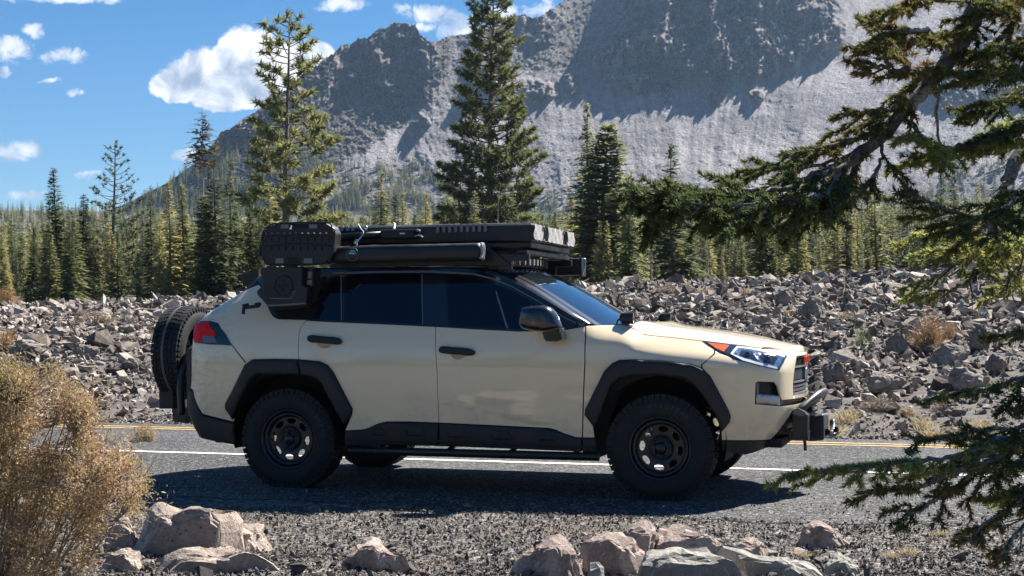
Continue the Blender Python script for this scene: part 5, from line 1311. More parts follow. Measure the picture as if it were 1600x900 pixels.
# awning in its bag along the near side
def bag(name, a, b_, ry, rz, mat, parent, seed, n=60, m=22, sag=.004):
    G = []
    for i in range(n+1):
        f = i/n; c_ = a*(1-f)+b_*f; e = min(1, (min(f, 1-f)*n/1.6+.55)); row = []
        for k in range(m):
            an = 2*pi*k/m; cx1, sx1 = cos(an), sin(an); q = 3.2
            rr_ = 1/((abs(cx1)**q+abs(sx1)**q)**(1/q)); wv = 1+.05*float(fbm(np.array([[f*9, an*.8, seed]]), 3)[0])
            row.append(c_+np.array((0, ry*cx1*rr_*e*wv, rz*sx1*rr_*e*wv)))
        G.append(row+[row[0]])
    G = np.array(G); o = link(name, npmesh(name, G.reshape(-1, 3), grid_faces(*G.shape[:2])[:, ::-1], mat, True), parent)
    for R_, fl_ in ((G[0], 1), (G[-1], -1)):
        c_ = R_[:-1].mean(0); V_ = np.concatenate([R_[:-1], c_[None]]); T = np.array([(k, (k+1) % m, m) for k in range(m)])[:, ::fl_]; link('end_cap', npmesh('end_cap', V_, T, mat), o)
    return o
wa, wb2 = U(524, 403, -.80), U(755, 396.5, -.80); wa[2] = U(524, 401, -.8)[2]; wb2[2] = U(755, 396, -.8)[2]
AW = bag('awning_bag', wa, wb2, .068, .064, C_CANVAS, CAR, 2.0)
pe = wb2+np.array((0.004, -.045, 0)); tube('bag_drawstring', [pe+np.array((0, 0, .058)), pe+np.array((.006, -.02, .03)), pe+np.array((.004, .0, -.01)), pe+np.array((.0, -.02, -.05))], .012, C_STRAP, AW, n=6)
tube('bag_drawstring', [pe+np.array((.0, .03, .060)), pe+np.array((.01, .02, .02)), pe+np.array((.006, .01, -.06))], .010, C_STRAP, AW, n=6)
# round maker's mark: ring and mountain zigzag
lc = U(551, 400, -.872); nrm = .0
tube('round_logo', [lc+np.array((.046*cos(a), 0, .046*sin(a))) for a in np.linspace(0, 2*pi, 33)], .0022, C_GREY, AW, n=5, smooth_path=False)
def flat(nm, pts_, mat, dy=0.0):
    P = np.array([lc+np.array((x, dy, z)) for x, z in pts_]); bm = bmesh.new(); bm.faces.new([bm.verts.new(p_) for p_ in P]); bmesh.ops.triangulate(bm, faces=bm.faces[:]); me = bpy.data.meshes.new(nm); bm.to_mesh(me); bm.free(); me.materials.append(mat); return link(nm, me, AW)
flat('round_logo', [(-.030, .004), (-.024, .020), (-.010, .032), (.008, .033), (.022, .024), (.031, .006), (.022, .016), (.016, .010), (.008, .020), (.000, .008), (-.010, .022), (-.018, .008)], C_TEAL, -.003)
flat('round_logo', [(-.036, .000), (-.024, .012), (-.018, .004), (-.010, .016), (-.002, .003), (.006, .014), (.014, .003), (.022, .010), (.036, .000), (.022, .006), (.014, -.002), (.006, .009), (-.002, -.002), (-.010, .011), (-.018, -.001), (-.024, .007)], C_WHITE, -.004)
# stack of recovery boards stood on edge at the rear corner
bo = [(405, 401), (411, 366), (418, 357.5), (435, 351.5), (508, 350.5), (519, 358), (523, 367), (520, 396), (515, 406), (505, 415), (425, 416.5), (412, 409)]
RB = prism('recovery_boards', bo, -.93, -.80, C_PLAST, bev=.010, smooth=False)
ib = [(409, 400), (414, 368), (421, 361), (437, 355.5), (506, 354.5), (515, 361), (518.5, 368), (516, 395), (511, 403), (503, 411), (427, 412.5), (414.5, 407)]
def pline(nm, px_pts, v_, r, mat, par, n=6): return tube(nm, [U(x, y, v_) for x, y in px_pts], r, mat, par, n=n)
pline('rim_bead', bo[::-1]+[bo[-1]], -.932, .006, C_MET, RB)
pline('raised_rib', [(410, 380), (425, 373), (460, 370.5), (500, 371), (517, 373)], -.934, .006, C_MET, RB)
pline('raised_rib', [(410, 390), (425, 386), (460, 383.5), (500, 385), (517, 387)], -.934, .006, C_MET, RB)
for row_, (y0_, dy_) in enumerate(((372.5, 9), (387, 8))):
    for k in range(9 if row_ == 0 else 8):
        x_ = 416+k*11.2; prism('tread_cleat', [(x_, y0_+.5), (x_+8, y0_), (x_+8, y0_+dy_-1.5), (x_, y0_+dy_-1)], -.938, -.928, C_PLAST, RB, bev=.002)
for k in range(11): prism('grip_stud', [(414+k*9.4, 366.5-(k % 3)*.5), (416+k*9.4, 365.5), (417+k*9.4, 367.5), (415+k*9.4, 368)], -.942, -.928, C_GREY if k < 6 else C_WHITE, RB)
for x0_, x1_, mt in ((431, 443, C_MET), (475, 488, C_MET)):
    prism('grip_pad', [(x0_, 406), (x1_, 406), (x1_, 414), (x0_-1, 414)], -.938, -.928, C_GREY, RB, bev=.002)
    prism('grip_pad', [(x0_+8, 353), (x1_+8, 353), (x1_+7, 359.5), (x0_+8, 359.5)], -.938, -.928, C_GREY, RB, bev=.002)
prism('hand_hole', [(447, 405), (469, 405), (467, 413.5), (450, 413.5)], -.936, -.929, C_DARK, RB)
prism('hand_hole', [(456, 353.5), (478, 353.5), (479, 359.5), (457, 359.5)], -.936, -.929, C_DARK, RB)
prism('bright_buckle', [(452, 360.5), (455, 354.5), (456.5, 355), (455.5, 361)], -.944, -.93, C_CHROME, RB)
prism('bright_buckle', [(437.5, 359), (440, 354.5), (441, 355), (439, 360)], -.944, -.93, C_GREY, RB)
# jerry can below the boards
jo = [(407, 422), (415, 420), (472, 419.5), (471.5, 448), (480.5, 452), (478, 478), (470, 480), (418, 481), (402.5, 464), (400.5, 458), (406, 452), (411, 447), (411, 441), (406.5, 430)]
JC = prism('jerry_can', jo, -.965, -.845, C_PLAST, bev=.010)
jc_c = U(442, 449, -.968)
tube('round_boss', [jc_c+np.array((.072*cos(a), 0, .072*sin(a))) for a in np.linspace(0, 2*pi, 33)], .006, C_MET, JC, n=8, smooth_path=False)
for pts_ in ([(-.015, .04), (.018, .04), (.016, .018), (-.012, .018)], [(-.045, .008), (.045, .012), (.03, -.012), (.012, -.002), (-.008, -.004), (-.03, -.014)], [(-.016, -.012), (.014, -.010), (.012, -.045), (-.010, -.045)]):
    prism('moulded_emblem', [jc_c+np.array((x, .002, z)) for x, z in pts_], jc_c[1]-.004, jc_c[1]+.01, C_DARK, JC, uvw=True)
pline('moulded_groove', [(421, 468.5), (452, 469), (457, 466), (459, 459), (463, 457.5)], -.967, .004, C_GREY, JC)
pline('moulded_groove', [(417, 480), (440, 479), (478, 476.5)], -.966, .008, C_GREY, JC)
prism('can_mount', [(473, 420), (489, 420), (490, 452), (474, 450)], -.90, -.75, C_MET, bev=.004)
prism('mount_clamp', [(481, 427), (487, 426.5), (486, 438), (481, 437)], -.915, -.90, C_GREY, bev=.002); prism('mount_clamp', [(480, 440), (487, 440), (486.5, 448), (479, 447)], -.915, -.90, C_GREY, bev=.002)
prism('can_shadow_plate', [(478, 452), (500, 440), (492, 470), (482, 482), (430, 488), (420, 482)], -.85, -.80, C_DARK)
tube('tap_pipe', [U(407, 477, -.93), U(398, 481, -.93), U(384, 483, -.93), U(381, 484, -.93), U(380, 493.5, -.93)], .013, C_PLAST, n=10)
tube('tap_collar', [U(401, 476, -.93), U(403, 483, -.93)], .018, C_PLAST, n=10, smooth_path=False); tube('tap_lever', [U(379, 480, -.93), U(388, 478, -.93)], .010, C_PLAST, n=8, smooth_path=False)
# light bar across the front of the rack, curved
LB = empty('light_bar'); LB.parent = CAR
lu = float(U(800, 405, -.5)[0]); lw0, lw1 = 1.635, 1.715
lbp = lambda v_: lu+.05-.16*(v_/.6)**2
G = []
for v_ in np.linspace(-.56, .56, 25):
    G.append([np.array((lbp(v_), v_, lw0)), np.array((lbp(v_)+.012, v_, (lw0+lw1)/2)), np.array((lbp(v_), v_, lw1)), np.array((lbp(v_)-.07, v_, lw1)), np.array((lbp(v_)-.07, v_, lw0)), np.array((lbp(v_), v_, lw0))])
G = np.array(G); link('bar_housing', npmesh('bar_housing', G.reshape(-1, 3), grid_faces(*G.shape[:2]), C_MET), LB)
for k in range(14):
    v_ = -.50+k*.074; x_ = lbp(v_)+.010
    box('lamp_cell', (x_-.01, v_, lw0+.012), (x_+.010, v_+.052, lw1-.012), C_SILVER if k % 1 == 0 else C_LENS, LB, bev=.006); box('lamp_bezel', (x_-.005, v_+.055, lw0+.004), (x_+.016, v_+.068, lw1-.004), C_MET, LB, bev=.002)
for sg in (-1, 1): box('end_bracket', (lbp(.56)-.05, sg*.60-.02, 1.60), (lbp(.56)+.03, sg*.60+.02, 1.73), C_PLAST, LB, bev=.008)
# awning box on the far side, its end showing ahead of the windscreen
fa = U(866, 412, .74); fb = U(911, 414, .74)
AB = box('far_side_awning', (-1.1, .70, 1.60), (fb[0]-.02, .84, 1.735), C_CANVAS, bev=.012); box('awning_end_plate', (fb[0]-.02, .695, 1.59), (fb[0], .845, 1.74), C_MET, AB, bev=.006)
tube('awning_latch', [(fb[0]+.004, .71, 1.60), (fb[0]+.014, .74, 1.66), (fb[0]+.004, .80, 1.74)], .006, C_CHROME, AB, n=6)
# pod lights on the cowl
for sg, (x, y) in ((-1, (979, 499.5)),):
    for sgn in (-1, 1):
        p_ = U(979, 499.5, -.72)*(1, -sgn, 1) if sgn == 1 else U(979, 499.5, -.72)
        pod = empty('ditch_light'); pod.parent = CAR
        me = lathe_mesh('lamp_body', [(-.050, .002), (-.048, .020), (-.030, .036), (.0, .040), (.035, .042), (.045, .045), (.055, .044)], C_MET, 24, 'x'); o = link('lamp_body', me, pod); o.location = p_
        me = lathe_mesh('lamp_lens', [(.050, .042), (.052, .03), (.053, .0005)], C_SILVER, 24, 'x'); o = link('lamp_lens', me, pod); o.location = p_
        box('lamp_bracket', (p_[0]-.035, p_[1]-.02, p_[2]-.065), (p_[0]+.02, p_[1]+.02, p_[2]-.03), C_MET, pod, bev=.004)
        tube('lamp_lead', [p_+np.array((-.04, 0, 0)), p_+np.array((-.065, 0, -.02)), p_+np.array((-.07, 0, -.05))], .006, C_DARK, pod, n=6)
# hood pin ring
hp = U(1169, 541, -.55); tube('bonnet_pin', [hp+np.array((.008*cos(a), 0, .012+.008*sin(a))) for a in np.linspace(0, 2*pi, 13)], .0022, C_MET, n=5, smooth_path=False); tube('bonnet_pin', [hp, hp+np.array((0, 0, -.012))], .002, C_MET, n=5, smooth_path=False)
# wipers / cowl strip
box('cowl_panel', (.86, -.70, 1.165), (1.17, .70, 1.185), C_PLAST, bev=.004)
# --- winch bumper
WB = empty('winch_bumper'); WB.parent = CAR
prism('winch_mount', [(1237.5, 650), (1240, 643), (1246, 640), (1256, 645), (1262, 651), (1262, 684), (1250, 687), (1238, 684)], -.46, -.30, C_MET, WB, bev=.004)
prism('mount_face', [(1238, 649), (1241, 642.5), (1247, 640), (1257, 645.5), (1261, 651), (1251, 653)], -.475, -.462, C_GREY, WB)
box('winch_tray', (2.20, -.44, .40), (2.34, .44, .46), C_MET, WB, bev=.006)
prism('winch_mount', [np.array((2.2, .30, .44)), np.array((2.2, .30, .60)), np.array((2.30, .30, .60)), np.array((2.33, .30, .44))], .30, .46, C_MET, WB, uvw=True, bev=.004)
tube('bull_bar', [(2.24, -.43, .57), (2.30, -.38, .63), (2.38, -.22, .705), (2.41, 0, .72), (2.38, .22, .705), (2.30, .38, .63), (2.24, .43, .57)], .029, C_MET, WB, n=16)
WC = soft_slab('winch_cover', (2.30, -.22, .385), (2.43, .20, .565), C_CANVAS, WB, 6, 14, .012, 5, bev=.02)
prism('cover_strap', [(1264, 649), (1277, 641), (1279, 643), (1266, 652)], -.26, -.24, C_GREY, WB)
tube('fairlead', [(2.44, -.10, .44), (2.46, .0, .42), (2.47, .10, .45), (2.46, .16, .50)], .022, C_MET, WB)
tube('winch_hook', [(2.44, -.06, .44), (2.47, .0, .41), (2.50, .05, .43), (2.49, .05, .47)], .014, C_MET, WB)
sh = U(1256, 682, -.42); tube('shackle', [sh+np.array((.0, -.01, .02)), sh+np.array((.012, -.01, .0)), sh+np.array((0, -.01, -.022)), sh+np.array((-.012, -.01, 0)), sh+np.array((0, -.01, .02))], .009, C_MET, WB, n=8)
tube('tow_strap', [sh+np.array((.004, -.01, -.02)), sh+np.array((.010, -.01, -.07)), sh+np.array((.012, -.01, -.11))], .011, C_MET, WB, n=8)
# ------------------------------------------------------------------ foreground: gravel, boulders, shrubs, fir boughs
M_peb = rock_mat('gravel_stones', [(0.25, (0.042, 0.039, 0.037)), (0.45, (0.095, 0.086, 0.080)), (0.64, (0.18, 0.16, 0.145)), (0.84, (0.36, 0.31, 0.27))], 30, False, 1.0)
rg = np.random.RandomState(77)
n_ = 50000; y_ = 5.9+3.9*rg.uniform(0, 1, n_)**0.9; x_ = y_*rg.uniform(-0.42, 0.42, n_); u2, v2 = w2uv(x_, y_)
edge_v = -1.70+0.30*fbm(st(u2*0.35, 0*u2, 0*u2), 3)
keep = (v2 < edge_v+np.abs(rg.normal(0, .30, n_)))
x_, y_ = x_[keep], y_[keep]; s_ = 0.0070*np.exp(rg.normal(0, 0.45, len(x_)))*(1+0.5*sstep(8.3-y_, 0, 1.2)*rg.uniform(size=len(x_)))
big_ = rg.uniform(size=len(x_)) < 0.012*sstep(8.8-y_, 0, 1.0); s_[big_] *= rg.uniform(1.8, 3.6, big_.sum())
Vr, Tr = joined(st(x_, y_, Hg(x_, y_)+s_*0.35+0.005), s_, rand_rots(len(x_)), [r for r in ROCKS if len(r[1]) < 16])
tag(link('roadside_gravel', npmesh('roadside_gravel', Vr, Tr, M_peb)), 'loose grey gravel covering the verge in front of the car', 'gravel', kind='stuff')
n_ = 2600; u3 = rg.uniform(-6, 6, n_); v3 = -1.3+np.abs(rg.normal(0, .55, n_)); x_, y_ = uv2w(u3, v3); s_ = 0.007*np.exp(rg.normal(0, .4, n_))
Vr, Tr = joined(st(x_, y_, 0*x_+0.016+s_*.4), s_, rand_rots(n_), [r for r in ROCKS if len(r[1]) < 16])
tag(link('stray_gravel', npmesh('stray_gravel', Vr, Tr, M_peb)), 'stray grit scattered over the asphalt beside the car', 'gravel', kind='stuff')

M_fg = rock_mat('foreground_boulder_rock', [(0.28, (0.15, 0.118, 0.095)), (0.48, (0.33, 0.265, 0.222)), (0.68, (0.58, 0.48, 0.41))], 9, True, 0.3)
M_fgp = rock_mat('pinkish_boulder_rock', [(0.28, (0.14, 0.108, 0.092)), (0.48, (0.31, 0.245, 0.21)), (0.68, (0.56, 0.46, 0.40))], 12, False, 0.3)
M_fgg = rock_mat('grey_green_boulder_rock', [(0.28, (0.13, 0.123, 0.11)), (0.5, (0.29, 0.272, 0.24)), (0.7, (0.54, 0.50, 0.45))], 14, False, 0.3)
def sil_boulder(label, px_pts, z, depth, seed, mat, planes, n_rand=12, rough=0.028, cat='boulder', group='boulders along the near roadside', sub_=4, power=0.8):
    """a solid boulder with the given skyline, at distance z, 2*depth metres thick"""
    px_pts = catmull([np.array(p, float) for p in px_pts], 2); W_ = np.array([[(p[0]-800)/F*z, HC+(HY-p[1])/F*z] for p in px_pts])
    x0, x1 = W_[:, 0].min(), W_[:, 0].max(); base = float(Hg((x0+x1)/2, z))-0.06
    poly = np.concatenate([W_, [[x1+0.02, base], [x0-0.02, base]]]); c_ = np.array(((x0+x1)/2, base+(W_[:, 1].max()-base)*0.40))
    bm = bmesh.new(); bmesh.ops.create_icosphere(bm, subdivisions=sub_, radius=1); P = np.array([v_.co[:] for v_ in bm.verts]); T = np.array([[v_.index for v_ in f_.verts] for f_ in bm.faces]); bm.free()
    rg_ = np.random.RandomState(seed); PL = [(np.array((n_[0], -1.0, .06) if n_[1] < -.4 else n_)/np.linalg.norm((n_[0], -1.0, .06) if n_[1] < -.4 else n_), d_*.85) for n_, d_ in planes]+[(np.array((.05, -.45, .89)), .74), (np.array((-.5, -.2, .84)), .80)]; P = np.sign(P)*np.abs(P)**.72
    for _ in range(n_rand):
        q = rg_.normal(size=3); q /= np.linalg.norm(q)
        if abs(q[1]) < .35: q[1] = .5*np.sign(q[1]+.01); q /= np.linalg.norm(q)
        PL.append((q, rg_.uniform(.48, .78)))
    for _ in range(2):
        for n_, d_ in PL: k = P@n_-d_; P = P-np.maximum(k, 0)[:, None]*n_
    ph = np.arctan2(P[:, 2], P[:, 0]); rho = np.hypot(P[:, 0], P[:, 2])
    # radial distance of the skyline
    R_ = np.zeros(len(ph))
    for i, a in enumerate(ph):
        d_ = np.array((cos(a), sin(a))); best = .02
        for j in range(len(poly)):
            A_, B_ = poly[j]-c_, poly[(j+1) % len(poly)]-c_; e_ = B_-A_; den = d_[0]*e_[1]-d_[1]*e_[0]
            if abs(den) < 1e-9: continue
            t_ = (A_[0]*e_[1]-A_[1]*e_[0])/den; s2 = (A_[0]*d_[1]-A_[1]*d_[0])/den
            if t_ > 0 and -1e-6 <= s2 <= 1+1e-6: best = max(best, t_)
        R_[i] = best
    rr_ = np.clip(rho, 0, 1)**power
    Q = np.stack([cos(0)*np.cos(ph)*R_*rr_, P[:, 1]*depth, np.sin(ph)*R_*rr_], -1)
    sc_ = max(x1-x0, .15)
    Q = Q+rough*sc_*np.stack([fbm(Q/sc_*3.2+seed+i*5, 4, g=.58) for i in range(3)], -1)*np.array((.8, 1.3, .8))
    nn_ = P/np.maximum(np.linalg.norm(P, axis=1)[:, None], .1); Q = Q+nn_*(0.011*fbm(Q*22+seed, 4, g=.7))[:, None]
    me = npmesh('boulder', Q, T, mat, False); me.polygons.foreach_set('use_smooth', [True]*len(me.polygons)); me.set_sharp_from_angle(angle=radians(16))
    o = link('boulder', me, loc=((c_[0]), z, c_[1])); tag(o, label, cat, group); return o
up_ = ((0.1, -.25, 1), .80); fr = lambda d=.55, x=0, zz=.12: ((x, -1, zz), d)
SB = sil_boulder
SB('lit grey rock half hidden behind the right side of the foreground bush', [(150, 870), (165, 815), (180, 795), (200, 792), (214, 806), (222, 835), (228, 870)], 7.9, .16, 1, M_fg, [fr(.5, .2)])
SB('largest pitted boulder with a shaded flat face, beside the foreground bush', [(200, 878), (206, 850), (216, 818), (230, 791), (250, 792), (273, 797), (288, 783), (303, 777), (318, 777), (340, 792), (362, 806), (372, 822), (376, 880)], 7.75, .30, 2, M_fg, [((-.12, -1, -.10), .42), ((.2, .3, 1), .80)], 8, .02)
SB('pale slanting boulder behind the right end of the largest pitted boulder', [(350, 880), (354, 812), (380, 808), (400, 820), (414, 838), (428, 856), (432, 880)], 8.05, .22, 3, M_fg, [((.8, -.5, .6), .6)], 8)
SB('broad low boulder cut by the bottom edge, left of the middle', [(238, 925), (250, 880), (262, 862), (300, 855), (340, 856), (370, 849), (400, 852), (432, 858), (452, 880), (466, 905), (474, 925)], 7.15, .24, 4, M_fg, [((.05, -.75, .7), .55), ((0, -.1, 1), .82)], 9, .03)
SB('single rounded pinkish boulder at the bottom, between the two boulder groups', [(520, 925), (526, 895), (545, 868), (560, 852), (578, 841), (592, 846), (606, 858), (622, 862), (642, 856), (651, 880), (655, 925)], 7.2, .17, 5, M_fgp, [((-.3, -.8, .5), .6), ((.5, -.7, .5), .62)], 10)
SB('pale three-sided boulder at the left end of the right-hand group', [(793, 925), (797, 892), (815, 872), (838, 852), (860, 838), (878, 838), (892, 850), (906, 880), (914, 925)], 7.15, .17, 6, M_fgp, [((-.55, -.8, .45), .5), ((.75, -.55, .3), .6)], 6)
SB('tall split boulder second from the left in the right-hand group', [(902, 925), (900, 868), (922, 845), (944, 832), (962, 836), (990, 842), (1010, 858), (1024, 868), (1026, 925)], 7.3, .22, 7, M_fgp, [((-.7, -.7, .2), .45), ((.45, -.8, .4), .6)], 7)
SB('reddish boulder peeping over the split boulder', [(960, 865), (972, 838), (988, 820), (1008, 815), (1022, 822), (1030, 845), (1032, 865)], 7.7, .14, 8, M_fgp, [((-.4, -.8, .4), .6)], 8)
SB('long dark-topped boulder at the back of the right-hand group', [(1020, 875), (1028, 838), (1046, 826), (1076, 823), (1104, 830), (1126, 842), (1136, 860), (1140, 875)], 7.75, .18, 9, M_fgp, [((0, -.9, .1), .5)], 8)
SB('pale flat-faced boulder in front at the bottom of the right-hand group', [(996, 925), (999, 892), (1012, 868), (1032, 855), (1080, 852), (1112, 858), (1142, 868), (1160, 886), (1168, 925)], 6.95, .20, 10, M_fgg, [((.05, -.6, .85), .52)], 8)
SB('leaning brown slab between the pale boulder and the grey-green one', [(1128, 880), (1140, 848), (1152, 833), (1168, 834), (1190, 850), (1206, 866), (1208, 880)], 7.6, .14, 11, M_fgp, [((.4, -.8, .5), .6)], 7)
SB('long low grey-green boulder at the bottom of the right-hand group', [(1118, 925), (1124, 862), (1150, 857), (1180, 868), (1215, 866), (1262, 870), (1296, 884), (1322, 906), (1330, 925)], 7.1, .20, 12, M_fgg, [((0, -.5, 1), .62), ((-.2, -1, .3), .7)], 8)
SB('small grey boulder behind the right end of the grey-green one', [(1276, 925), (1284, 880), (1302, 862), (1322, 858), (1340, 872), (1352, 892), (1360, 925)], 7.3, .13, 13, M_fgg, [((.3, -.7, .6), .6)], 8)
SB('rust-brown pointed rock alone on the gravel, right of the boulder group', [(1248, 852), (1256, 836), (1266, 818), (1278, 813), (1298, 824), (1322, 836), (1340, 852), (1344, 860)], 8.15, .14, 14, M_fgp, [((-.3, -.9, .2), .55), ((.6, -.5, .5), .6)], 7)
SB('little dark stone on the gravel left of the boulder group', [(901, 842), (904, 832), (914, 825), (922, 830), (926, 840)], 8.5, .05, 15, M_fgp, [], 8, cat='rock', sub_=3)
SB('small rounded grey stone tucked in front of the split boulder', [(918, 925), (920, 884), (930, 875), (940, 878), (944, 892), (944, 925)], 6.95, .05, 16, M_fgg, [], 4, cat='rock', sub_=3)
SB('small flat pinkish stone below the rust-brown pointed rock', [(1232, 866), (1238, 858), (1254, 857), (1260, 864)], 7.9, .05, 17, M_fgp, [], 6, cat='rock', sub_=3)
SB('dark wedge of rock in shade under the foreground bush', [(140, 905), (160, 868), (190, 852), (215, 862), (232, 905)], 7.3, .16, 18, M_fg, [fr(.5)], 8)

# shrubs
M_bush = foliage_mat('dry_bush_leaves', [(0.3, (0.17, 0.155, 0.06)), (0.44, (0.36, 0.28, 0.13)), (0.56, (0.47, 0.31, 0.19)), (0.7, (0.33, 0.32, 0.10))], 0.35, 0.0)
M_orange = foliage_mat('orange_brown_leaves', [(0.3, (0.28, 0.15, 0.06)), (0.6, (0.45, 0.27, 0.12))], 0.3, 0.1)
M_brown = foliage_mat('dry_brown_twigs', [(0.3, (0.16, 0.11, 0.07)), (0.6, (0.32, 0.24, 0.16))], 0.2, 0.1)
M_straw = foliage_mat('dry_straw_grass', [(0.3, (0.36, 0.29, 0.17)), (0.6, (0.58, 0.48, 0.30))], 0.3, 0.1)
M_young = foliage_mat('young_green_needles', [(0.3, (0.08, 0.12, 0.04)), (0.6, (0.17, 0.22, 0.07))], 0.3, 0.1)
M_stem = simple('grey_brown_stems', (0.20, 0.155, 0.12), 0.85, noise=0.4, nscale=20)
def leaf_cloud(C_, n, R, size, rg_, flat_=0.6):
    c_ = np.repeat(C_, n, 0); k = len(c_); p = c_+rg_.normal(size=(k, 3))*R
    a = rg_.normal(size=(k, 3)); a /= np.linalg.norm(a, axis=1)[:, None]; b_ = np.cross(a, rg_.normal(size=(k, 3))); b_ /= np.linalg.norm(b_, axis=1)[:, None]
    s = size*rg_.uniform(.6, 1.3, (k, 1)); return np.stack([p-a*s*.5, p+b_*s*flat_*.5, p+a*s*.6], 1)
# the big foreground bush, rooted left of the boulders
zb = 5.45; root = np.array(((-30-800)/F*zb, zb, float(Hg(-1.9, zb))))
bp = [(-160, 600), (-60, 572), (10, 566), (50, 580), (72, 548), (92, 552), (100, 598), (132, 606), (146, 652), (150, 690), (185, 700), (200, 716), (232, 728), (236, 755), (214, 776), (216, 812), (165, 838), (150, 870), (140, 905), (60, 915), (-160, 915)]
rg = np.random.RandomState(99); tips = []
while len(tips) < 1500:
    x, y = rg.uniform(-160, 240), rg.uniform(545, 915)
    d = float(sdpoly(np.array([x]), np.array([y]), bp)[0])
    if d < 4: continue
    if y > 800 and rg.uniform() < (y-800)/130.0: continue
    if d > 40 and rg.uniform() < .35: continue
    if float(pnoise(np.array([[x*.028, y*.028, 1.5]]))[0]) < -.16: continue
    tips.append(((x-800)/F*1.0, y))
tips = np.array(tips); dz_ = rg.uniform(-.42, .42, len(tips)); zt = zb+dz_
TP = np.stack([tips[:, 0]*zt, zt, HC+(HY-tips[:, 1])/F*zt], -1)
bush = empty('foreground_bush', tuple(root)); tag(bush, 'large rusty yellow leafy bush filling the lower left corner', 'bush')
A_ = Acc(); mains = []
for k in range(80):
    e = TP[rg.randint(len(TP))]; m1 = root*.55+e*.45+np.array((rg.uniform(-.05, .05), rg.uniform(-.08, .08), rg.uniform(-.10, .02))); r0 = root+rg.normal(size=3)*(.10, .10, .0)
    path = catmull([r0, m1, e], 6); mains.append(np.array(path)); A_.tube([p-root for p in path], [.0075*(1-.85*i/len(path)) for i in range(len(path))], 4)
MP = np.concatenate([m[4:-1] for m in mains])
for e in TP:
    d = np.linalg.norm(MP-e, axis=1)+.6*np.maximum(MP[:, 2]-e[2], 0); q = MP[np.argmin(d)]; mid = (q+e)/2+rg.normal(size=3)*.012
    A_.tube([q-root, mid-root, e-root], [.0034, .0024, .0012], 3)
    for j in range(2):
        t_ = e+rg.normal(size=3)*.045; A_.tube([mid-root, t_-root], [.0016, .0008], 3)
link('stems', A_.mesh('stems', M_stem), bush)
L_ = leaf_cloud(TP-root, 44, .018, .0155, rg); L2 = leaf_cloud((TP-root)[::2]+rg.normal(size=((len(TP)+1)//2, 3))*.04, 18, .03, .016, rg)
V_ = np.concatenate([L_, L2]).reshape(-1, 3); link('leaves', npmesh('leaves', V_, np.arange(len(V_)).reshape(-1, 3), M_bush), bush)['kind'] = 'stuff'
def shrub_mesh(seed, n_tips, leaves, size, mat, shape=(1, 1, 1), spread=.16, stem=True, flat_=.6):
    rg_ = np.random.RandomState(seed); q = rg_.normal(size=(n_tips, 3)); q /= np.linalg.norm(q, axis=1)[:, None]; q *= rg_.uniform(.5, 1, (n_tips, 1)); q[:, 2] = np.abs(q[:, 2])
    q *= np.array((.5, .5, 1))*np.array(shape); A_ = Acc()
    for e in q: A_.tube([(0, 0, 0), e*.5+rg_.normal(size=3)*.04, e], [.014, .009, .003], 3)
    Lf = leaf_cloud(q, leaves, spread*.4, size, rg_, flat_).reshape(-1, 3)
    return A_.mesh('stems', M_stem), npmesh('leaves', Lf, np.arange(len(Lf)).reshape(-1, 3), mat)
def blade_mesh(seed, n, mat, lean=.5):
    rg_ = np.random.RandomState(seed); T = []
    for k in range(n):
        b_ = np.array((*rg_.normal(0, .16, 2), 0)); d = np.array((*rg_.normal(0, lean, 2), 1.0)); d /= np.linalg.norm(d); l = rg_.uniform(.5, 1.0); w = np.cross(d, rg_.normal(size=3)); w /= np.linalg.norm(w); w *= .012
        m_ = b_+d*l*.6; t_ = b_+d*l+np.array((d[0], d[1], -.15))*.25*l; T += [[b_-w, m_-w*.7, b_+w], [b_+w, m_-w*.7, m_+w*.7], [m_-w*.7, t_, m_+w*.7]]
    V_ = np.array(T).reshape(-1, 3); return npmesh('grass_blades', V_, np.arange(len(V_)).reshape(-1, 3), mat)
SH = {'brown': shrub_mesh(1, 90, 26, .055, M_brown, (1.2, 1, .8)), 'orange': shrub_mesh(2, 120, 30, .045, M_orange), 'young': shrub_mesh(3, 40, 34, .09, M_young, (.8, .8, 1), .2, flat_=.2), 'yellow': shrub_mesh(4, 70, 26, .06, M_bush, (1.2, 1, .7))}
GB = [blade_mesh(10+i, 150, M_straw, .45) for i in range(3)]
def field_plant(kind, px, py, w_, h_, label, cat='bush', name='dry_bush', group=None):
    z = find_ground(px, py); x = (px-800)/F*z; g = float(Hg(x, z)); o = empty(name, (x, z, g), random.uniform(0, 6)); S = h_/F*z; sx = w_/F*z; o.scale = (sx, sx, S)
    tag(o, label, cat, group)
    for m_, nm in zip(SH[kind], ('stems', 'leaves')): link(nm, m_, o)
field_plant('brown', 150, 512, 78, 34, 'dry brown domed bush on the left lava field')
field_plant('orange', 4, 552, 70, 38, 'rust-orange bush at the left edge above the foreground bush')
field_plant('orange', 1450, 548, 66, 62, 'tall orange-brown bush standing in the right lava field')
field_plant('orange', 1482, 530, 40, 24, 'low orange bush just right of the tall orange-brown one')
field_plant('young', 1347, 545, 38, 44, 'young green pine seedling left of the orange-brown bush', 'tree', 'pine_seedling')
field_plant('yellow', 1322, 500, 32, 18, 'yellow tussock in the lava field above the headlight')
field_plant('yellow', 1236, 492, 26, 12, 'small yellow tussock left of the split grey boulder')
field_plant('brown', 1040, 458, 40, 16, 'brown tussock near the crest right of the windscreen')
field_plant('yellow', 1165, 462, 30, 14, 'yellow-brown tussock near the crest above the middle of the bonnet')
field_plant('orange', 1105, 462, 44, 12, 'long rusty tussock near the crest, left of the yellow-brown one')
field_plant('brown', 1372, 642, 62, 28, 'grey-brown dried bush on the bank below the broad boulder')
